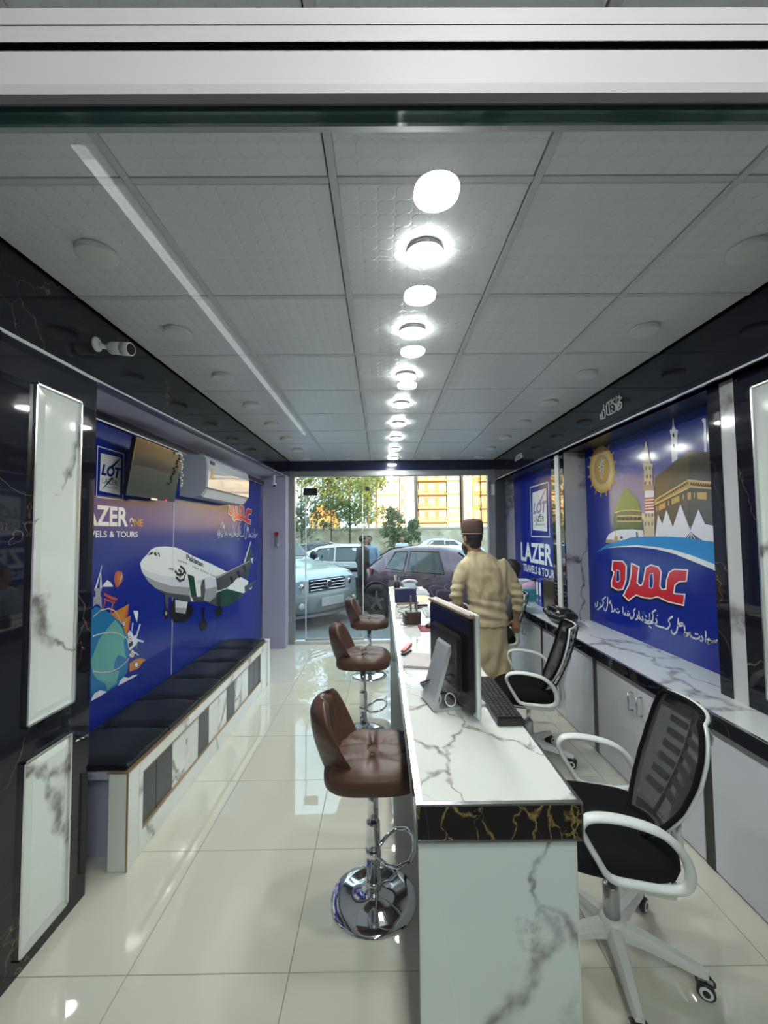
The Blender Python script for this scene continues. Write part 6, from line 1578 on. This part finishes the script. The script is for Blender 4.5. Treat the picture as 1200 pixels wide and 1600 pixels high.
# silver SUV, nose towards the shop
SVP = flat('silver_blue_paint', (.46, .56, .60), .18, .25, coat=.5)
SS = [(-2.4, .86, .45, 1.1, 1.70, .72), (-2.2, .95, .38, 1.15, 1.82, .76), (0, .97, .34, 1.13, 1.86, .77), (.45, .97, .34, 1.13, 1.80, .75), (1.05, .96, .34, 1.12, 1.26, .80), (1.2, .95, .34, 1.10, 1.16, .85), (1.9, .93, .36, 1.03, 1.09, .82), (2.28, .91, .42, .94, 1.0, .80), (2.42, .86, .5, .84, .90, .74)]
def ex_suv(t, at_):
    g = MB().box(2.36, 2.45, -.47, .47, .66, .90, .01).build('grille', M['dark'], t)
    for k in range(4): MB().box(2.44, 2.475, -.46, .46, .675 + .058 * k, .705 + .058 * k, .006).build('grille_bar', M['chrome'], t)
    MB().lathe([(.075, 0), (.075, .02), (.06, .025)], c=(2.475, 0, .79), axis='X', n=20).build('emblem', M['chrome'], t)
    for s in (-1, 1):
        h_ = MB().add([(2.40, s * .50, .66), (2.42, s * .50, .90), (2.30, s * .86, .90), (2.02, s * .945, .88), (2.02, s * .95, .68), (2.28, s * .90, .64), (2.46, s * .50, .66), (2.46, s * .50, .89), (2.36, s * .86, .88), (2.04, s * .965, .87), (2.04, s * .97, .69), (2.34, s * .91, .65)],
                 [(6, 7, 8, 11), (8, 9, 10, 11), (0, 1, 7, 6), (1, 2, 8, 7), (2, 3, 9, 8), (3, 4, 10, 9), (4, 5, 11, 10), (5, 0, 6, 11)]).build('headlamp', LGT, t)
        MB().ball((2.42, s * .64, .78), .03, .06, .06, 14, 10).build('lamp_lens', M['chrome'], h_)
        MB().tube([(.78, s * .96, 1.16), (.80, s * 1.07, 1.20)], .02, 8).build('mirror_arm', M['dark'], t); MB().ball((.82, s * 1.12, 1.24), .07, .10, .11, 12, 8).build('wing_mirror', M['dark'], t)
        MB().ball((2.50, s * .70, .44), .03, .07, .06, 12, 8).build('fog_lamp', LGT, t)
    MB().loft([[(2.25 + dx - abs(y) ** 2 * .28, y, z) for dx, z in ((0, .26), (.28, .28), (.34, .36), (.34, .60), (.28, .66), (0, .66))] for y in (-.98, -.8, -.5, 0, .5, .8, .98)], smooth=True).build('bumper', flat('bumper_grey', (.24, .27, .27), .35), t)
    MB().loft([[(2.30 + dx - abs(y) ** 2 * .28, y, z) for dx, z in ((0, .20), (.30, .22), (.31, .27), (0, .28))] for y in (-.9, -.5, 0, .5, .9)], smooth=False).build('chin_guard', M['steel'], t)
    MB().box(2.585, 2.60, -.30, .30, .40, .56, .004).build('number_plate', flat('plate_pale', (.55, .57, .57), .5), t)
    MB().tube([(1.12, -.6, 1.22), (1.18, -.1, 1.23), (1.15, .5, 1.22)], .012, 6).build('wiper', M['dark'], t)
hd_ = Vector((.788, -.616)); fc = Vector((-1.06, 8.15))
cc_ = fc - hd_ * 2.45
car('large silver blue off road car with chrome grille parked left outside the window', (cc_.x, cc_.y), math.atan2(-.616, .788), SS, SVP, (-1.4, 1.45), .39,
    [[(-.4, 1.16), (.85, 1.15), (.42, 1.68), (-.4, 1.70)], [(-1.5, 1.17), (-.5, 1.16), (-.5, 1.70), (-1.5, 1.70)]], [(.45, 1.05, 0, 1)], ex_suv, 6)
# white sedan
WP = flat('white_paint', (.66, .70, .70), .2, coat=.5)
SD = [(-2.25, .70, .42, .92, .96, .55), (-2.1, .80, .32, .98, 1.03, .62), (-1.6, .84, .24, 1.0, 1.08, .60), (-1.0, .85, .22, .98, 1.36, .56), (-.5, .86, .22, .96, 1.44, .57), (.2, .86, .22, .95, 1.44, .57), (.6, .86, .22, .95, 1.30, .56), (1.05, .86, .22, .96, 1.02, .66), (1.7, .83, .26, .90, .95, .66), (2.1, .76, .32, .80, .84, .6), (2.25, .58, .42, .66, .70, .45)]
def ex_sed(t, at_):
    for s in (-1, 1):
        for x in (-.75, .05): MB().tube([(x - .18, s * .865, .84), (x - .02, s * .865, .84)], .012, 6).build('door_handle', M['chrome'], t)
        MB().add([(-2.2, s * .6, .80), (-1.95, s * .835, .80), (-1.95, s * .83, .94), (-2.18, s * .6, .94)], [(0, 1, 2, 3)]).build('tail_lamp', RED, t)
        MB().tube([(-.42, s * .868, .30), (-.41, s * .872, .6), (-.40, s * .85, .93)], .006, 6).build('door_seam', M['dark'], t)
        MB().ball((.72, s * .93, 1.0), .05, .09, .06, 12, 8).build('wing_mirror', WP, t); MB().ball((2.0, s * .55, .74), .14, .12, .07, 12, 8).build('headlamp', LGT, t)
car('white saloon car parked behind the two men outside', (-.90, 12.55), R(-3), SD, WP, (-1.35, 1.3), .31,
    [[(-1.18, 1.02), (-.44, .99), (-.44, 1.33), (-.85, 1.31)], [(-.36, .985), (.62, .975), (.25, 1.34), (-.36, 1.34)]], [(.6, 1.05, 0, 1), (-1.6, -1.0, 0, 1)], ex_sed)
car('dark grey car parked behind the white saloon', (-2.1, 15.2), R(-5), SD, flat('dark_paint', (.05, .055, .06), .2, coat=.5), (-1.35, 1.3), .31, [[(-1.18, 1.02), (-.44, .99), (-.44, 1.33), (-.85, 1.31)], [(-.36, .985), (.62, .975), (.25, 1.34), (-.36, 1.34)]], [(.6, 1.05, 0, 1)])
car('white car parked by the stone wall at the right', (2.6, 20.2), R(178), SD, WP, (-1.35, 1.3), .31, [[(-1.18, 1.02), (-.44, .99), (-.44, 1.33), (-.85, 1.31)], [(-.36, .985), (.62, .975), (.25, 1.34), (-.36, 1.34)]], [(.6, 1.05, 0, 1), (-1.6, -1.0, 0, 1)])

# ---------------------------------------------------------------- people and motorbike outside
def stander(label, x, y, rz, top, low, hgt, yaw, arm=.0):
    t = thing('person', label, 'person', (x, y, GZ), rz); k = hgt / 1.72
    mb = MB(); hM_ = head(mb, (0, .01, 1.58 * k), yaw, 1.0)
    mb.tube([(0, 0, 1.38 * k), (0, .01, 1.5 * k)], [.055, .05], 10)
    ell(mb, [(0, 0, .86 * k, .14, .1), (0, 0, 1.1 * k, .15, .1), (0, 0, 1.33 * k, .16, .09), (0, 0, 1.42 * k, .06, .05)], 14)
    for s in (-1, 1):
        a = [(s * .19, 0, 1.36 * k), (s * .235, -.02, 1.10 * k), (s * .22, .06 + arm, .90 * k)]
        seg(mb, a, [.05, .04, .028], 8); hand(mb, a[-1], (0, .15, -1), (-s, .4, 0), .6)
        seg(mb, [(s * .09, 0, .88 * k), (s * .10, .01, .48), (s * .10, -.01, .09)], [.08, .058, .04], 8); seg(mb, [(s * .10, -.04, .04), (s * .11, .12, .035)], [.042, .034], 8)
    mesh_obj('body', fuse(mb, .014, 3), SKIN, t); eyes(t, hM_)
    hr = MB(); hr.ball((0, -.014, .035), .086, .103, .090, 14, 10, M=hM_); hm = fuse(hr, .014, 2)
    for v in hm.vertices:
        q = hM_.inverted() @ v.co
        if q.y > .03 and q.z < .07: q.y = .03; v.co = hM_ @ q
    mesh_obj('hair', hm, HAIR, t)
    s_ = MB(); ell(s_, [(0, 0, .80 * k, .19, .125), (0, 0, 1.0 * k, .185, .125), (0, 0, 1.25 * k, .205, .125), (0, 0, 1.37 * k, .17, .1), (0, 0, 1.44 * k, .075, .07)], 18)
    for s in (-1, 1): seg(s_, [(s * .17, 0, 1.35 * k), (s * .235, -.02, 1.10 * k), (s * .225, .03 + arm * .6, .97 * k)], [.072, .06, .05], 10)
    mesh_obj('shirt', fuse(s_, .013, 3, .5, folds(.004)), top, t)
    q_ = MB(); ell(q_, [(0, 0, .70, .16, .11), (0, 0, .86 * k, .175, .115)], 16)
    for s in (-1, 1): seg(q_, [(s * .09, 0, .82 * k), (s * .10, 0, .5), (s * .10, -.005, .11)], [.095, .08, .065], 10)
    mesh_obj('trousers', fuse(q_, .013, 3), low, t)
    for s in (-1, 1): MB().loft([[(s * .105 + dx * w, y, z) for dx, z in ((-1, 0), (1, 0), (.8, h), (-.8, h))] for y, w, h in ((-.10, .03, .07), (-.03, .042, .09), (.08, .044, .07), (.165, .03, .045))]).build('shoe', M['dark'], t)
    return t
DKS = flat('dark_plaid', (.045, .042, .04), .8, var=.4, vscale=22)
stander('man in dark clothes standing side on between the parked cars', -.435, 9.62, R(-60), DKS, flat('black_trousers', (.02, .02, .024), .8), 1.74, 0)
stander('man in a light blue shirt facing the shop between the parked cars', -.33, 10.75, R(170), flat('light_blue_shirt', (.30, .44, .62), .8), flat('grey_trousers', (.10, .10, .11), .8), 1.72, 0)
stander('person in a pale shirt far off by the low trees', px_(628, 15), 15.0, R(185), flat('pale_shirt', (.60, .66, .68), .8), flat('navy_trousers', (.03, .035, .05), .8), 1.66, 0)
bkx, bky = -1.2, 10.85
mbk = thing('motorcycle', 'parked black motorcycle with round mirrors between the cars', 'motorcycle', (bkx, bky, GZ), R(200))
for x in (-.62, .62):
    w = MB().lathe([(.22, -.04), (.27, -.05), (.30, 0), (.27, .05), (.22, .04)], c=(x, 0, .30), axis='Y', n=24).build('wheel', TYRE, mbk)
    for k in range(6): MB().tube([(x, 0, .30), (x + .24 * math.cos(k * 1.047), 0, .30 + .24 * math.sin(k * 1.047))], .008, 6).build('spoke', M['steel'], w)
MB().tube([(.62, 0, .30), (.45, 0, .72), (.38, 0, .95)], .03, 8).build('fork', M['steel'], mbk)
MB().tube([(.36, -.34, 1.02), (.42, -.15, .98), (.42, .15, .98), (.36, .34, 1.02)], .014, 8).build('handlebar', M['steel'], mbk)
for s in (-1, 1):
    MB().tube([(.40, s * .25, .99), (.44, s * .30, 1.16)], .006, 6).build('mirror_stem', M['black'], mbk); MB().ball((.44, s * .33, 1.20), .018, .085, .06, 14, 8).build('mirror', M['black'], mbk)
MB().ball((.52, 0, .88), .10, .09, .10, 14, 10).build('headlamp', LGT, mbk)
MB().ball((.12, 0, .80), .26, .13, .13, 18, 12).build('fuel_tank', flat('tank_red', (.18, .02, .02), .2), mbk)
MB().box(-.62, -.08, -.12, .12, .74, .84, .04).build('seat', M['vinyl'], mbk)
MB().box(-.22, .22, -.13, .13, .30, .62, .05).build('engine', M['alu_dark'], mbk)
MB().tube([(-.62, 0, .30), (-.3, 0, .45), (.0, 0, .42), (.38, 0, .90)], .03, 8).build('frame', M['black'], mbk)
MB().tube([(.05, -.16, .30), (-.5, -.18, .32), (-.85, -.18, .38)], [.03, .04, .045], 10).build('exhaust', M['chrome'], mbk)
MB().tube([(0, .10, .30), (.02, .26, .01)], .012, 6).build('side_stand', M['steel'], mbk)
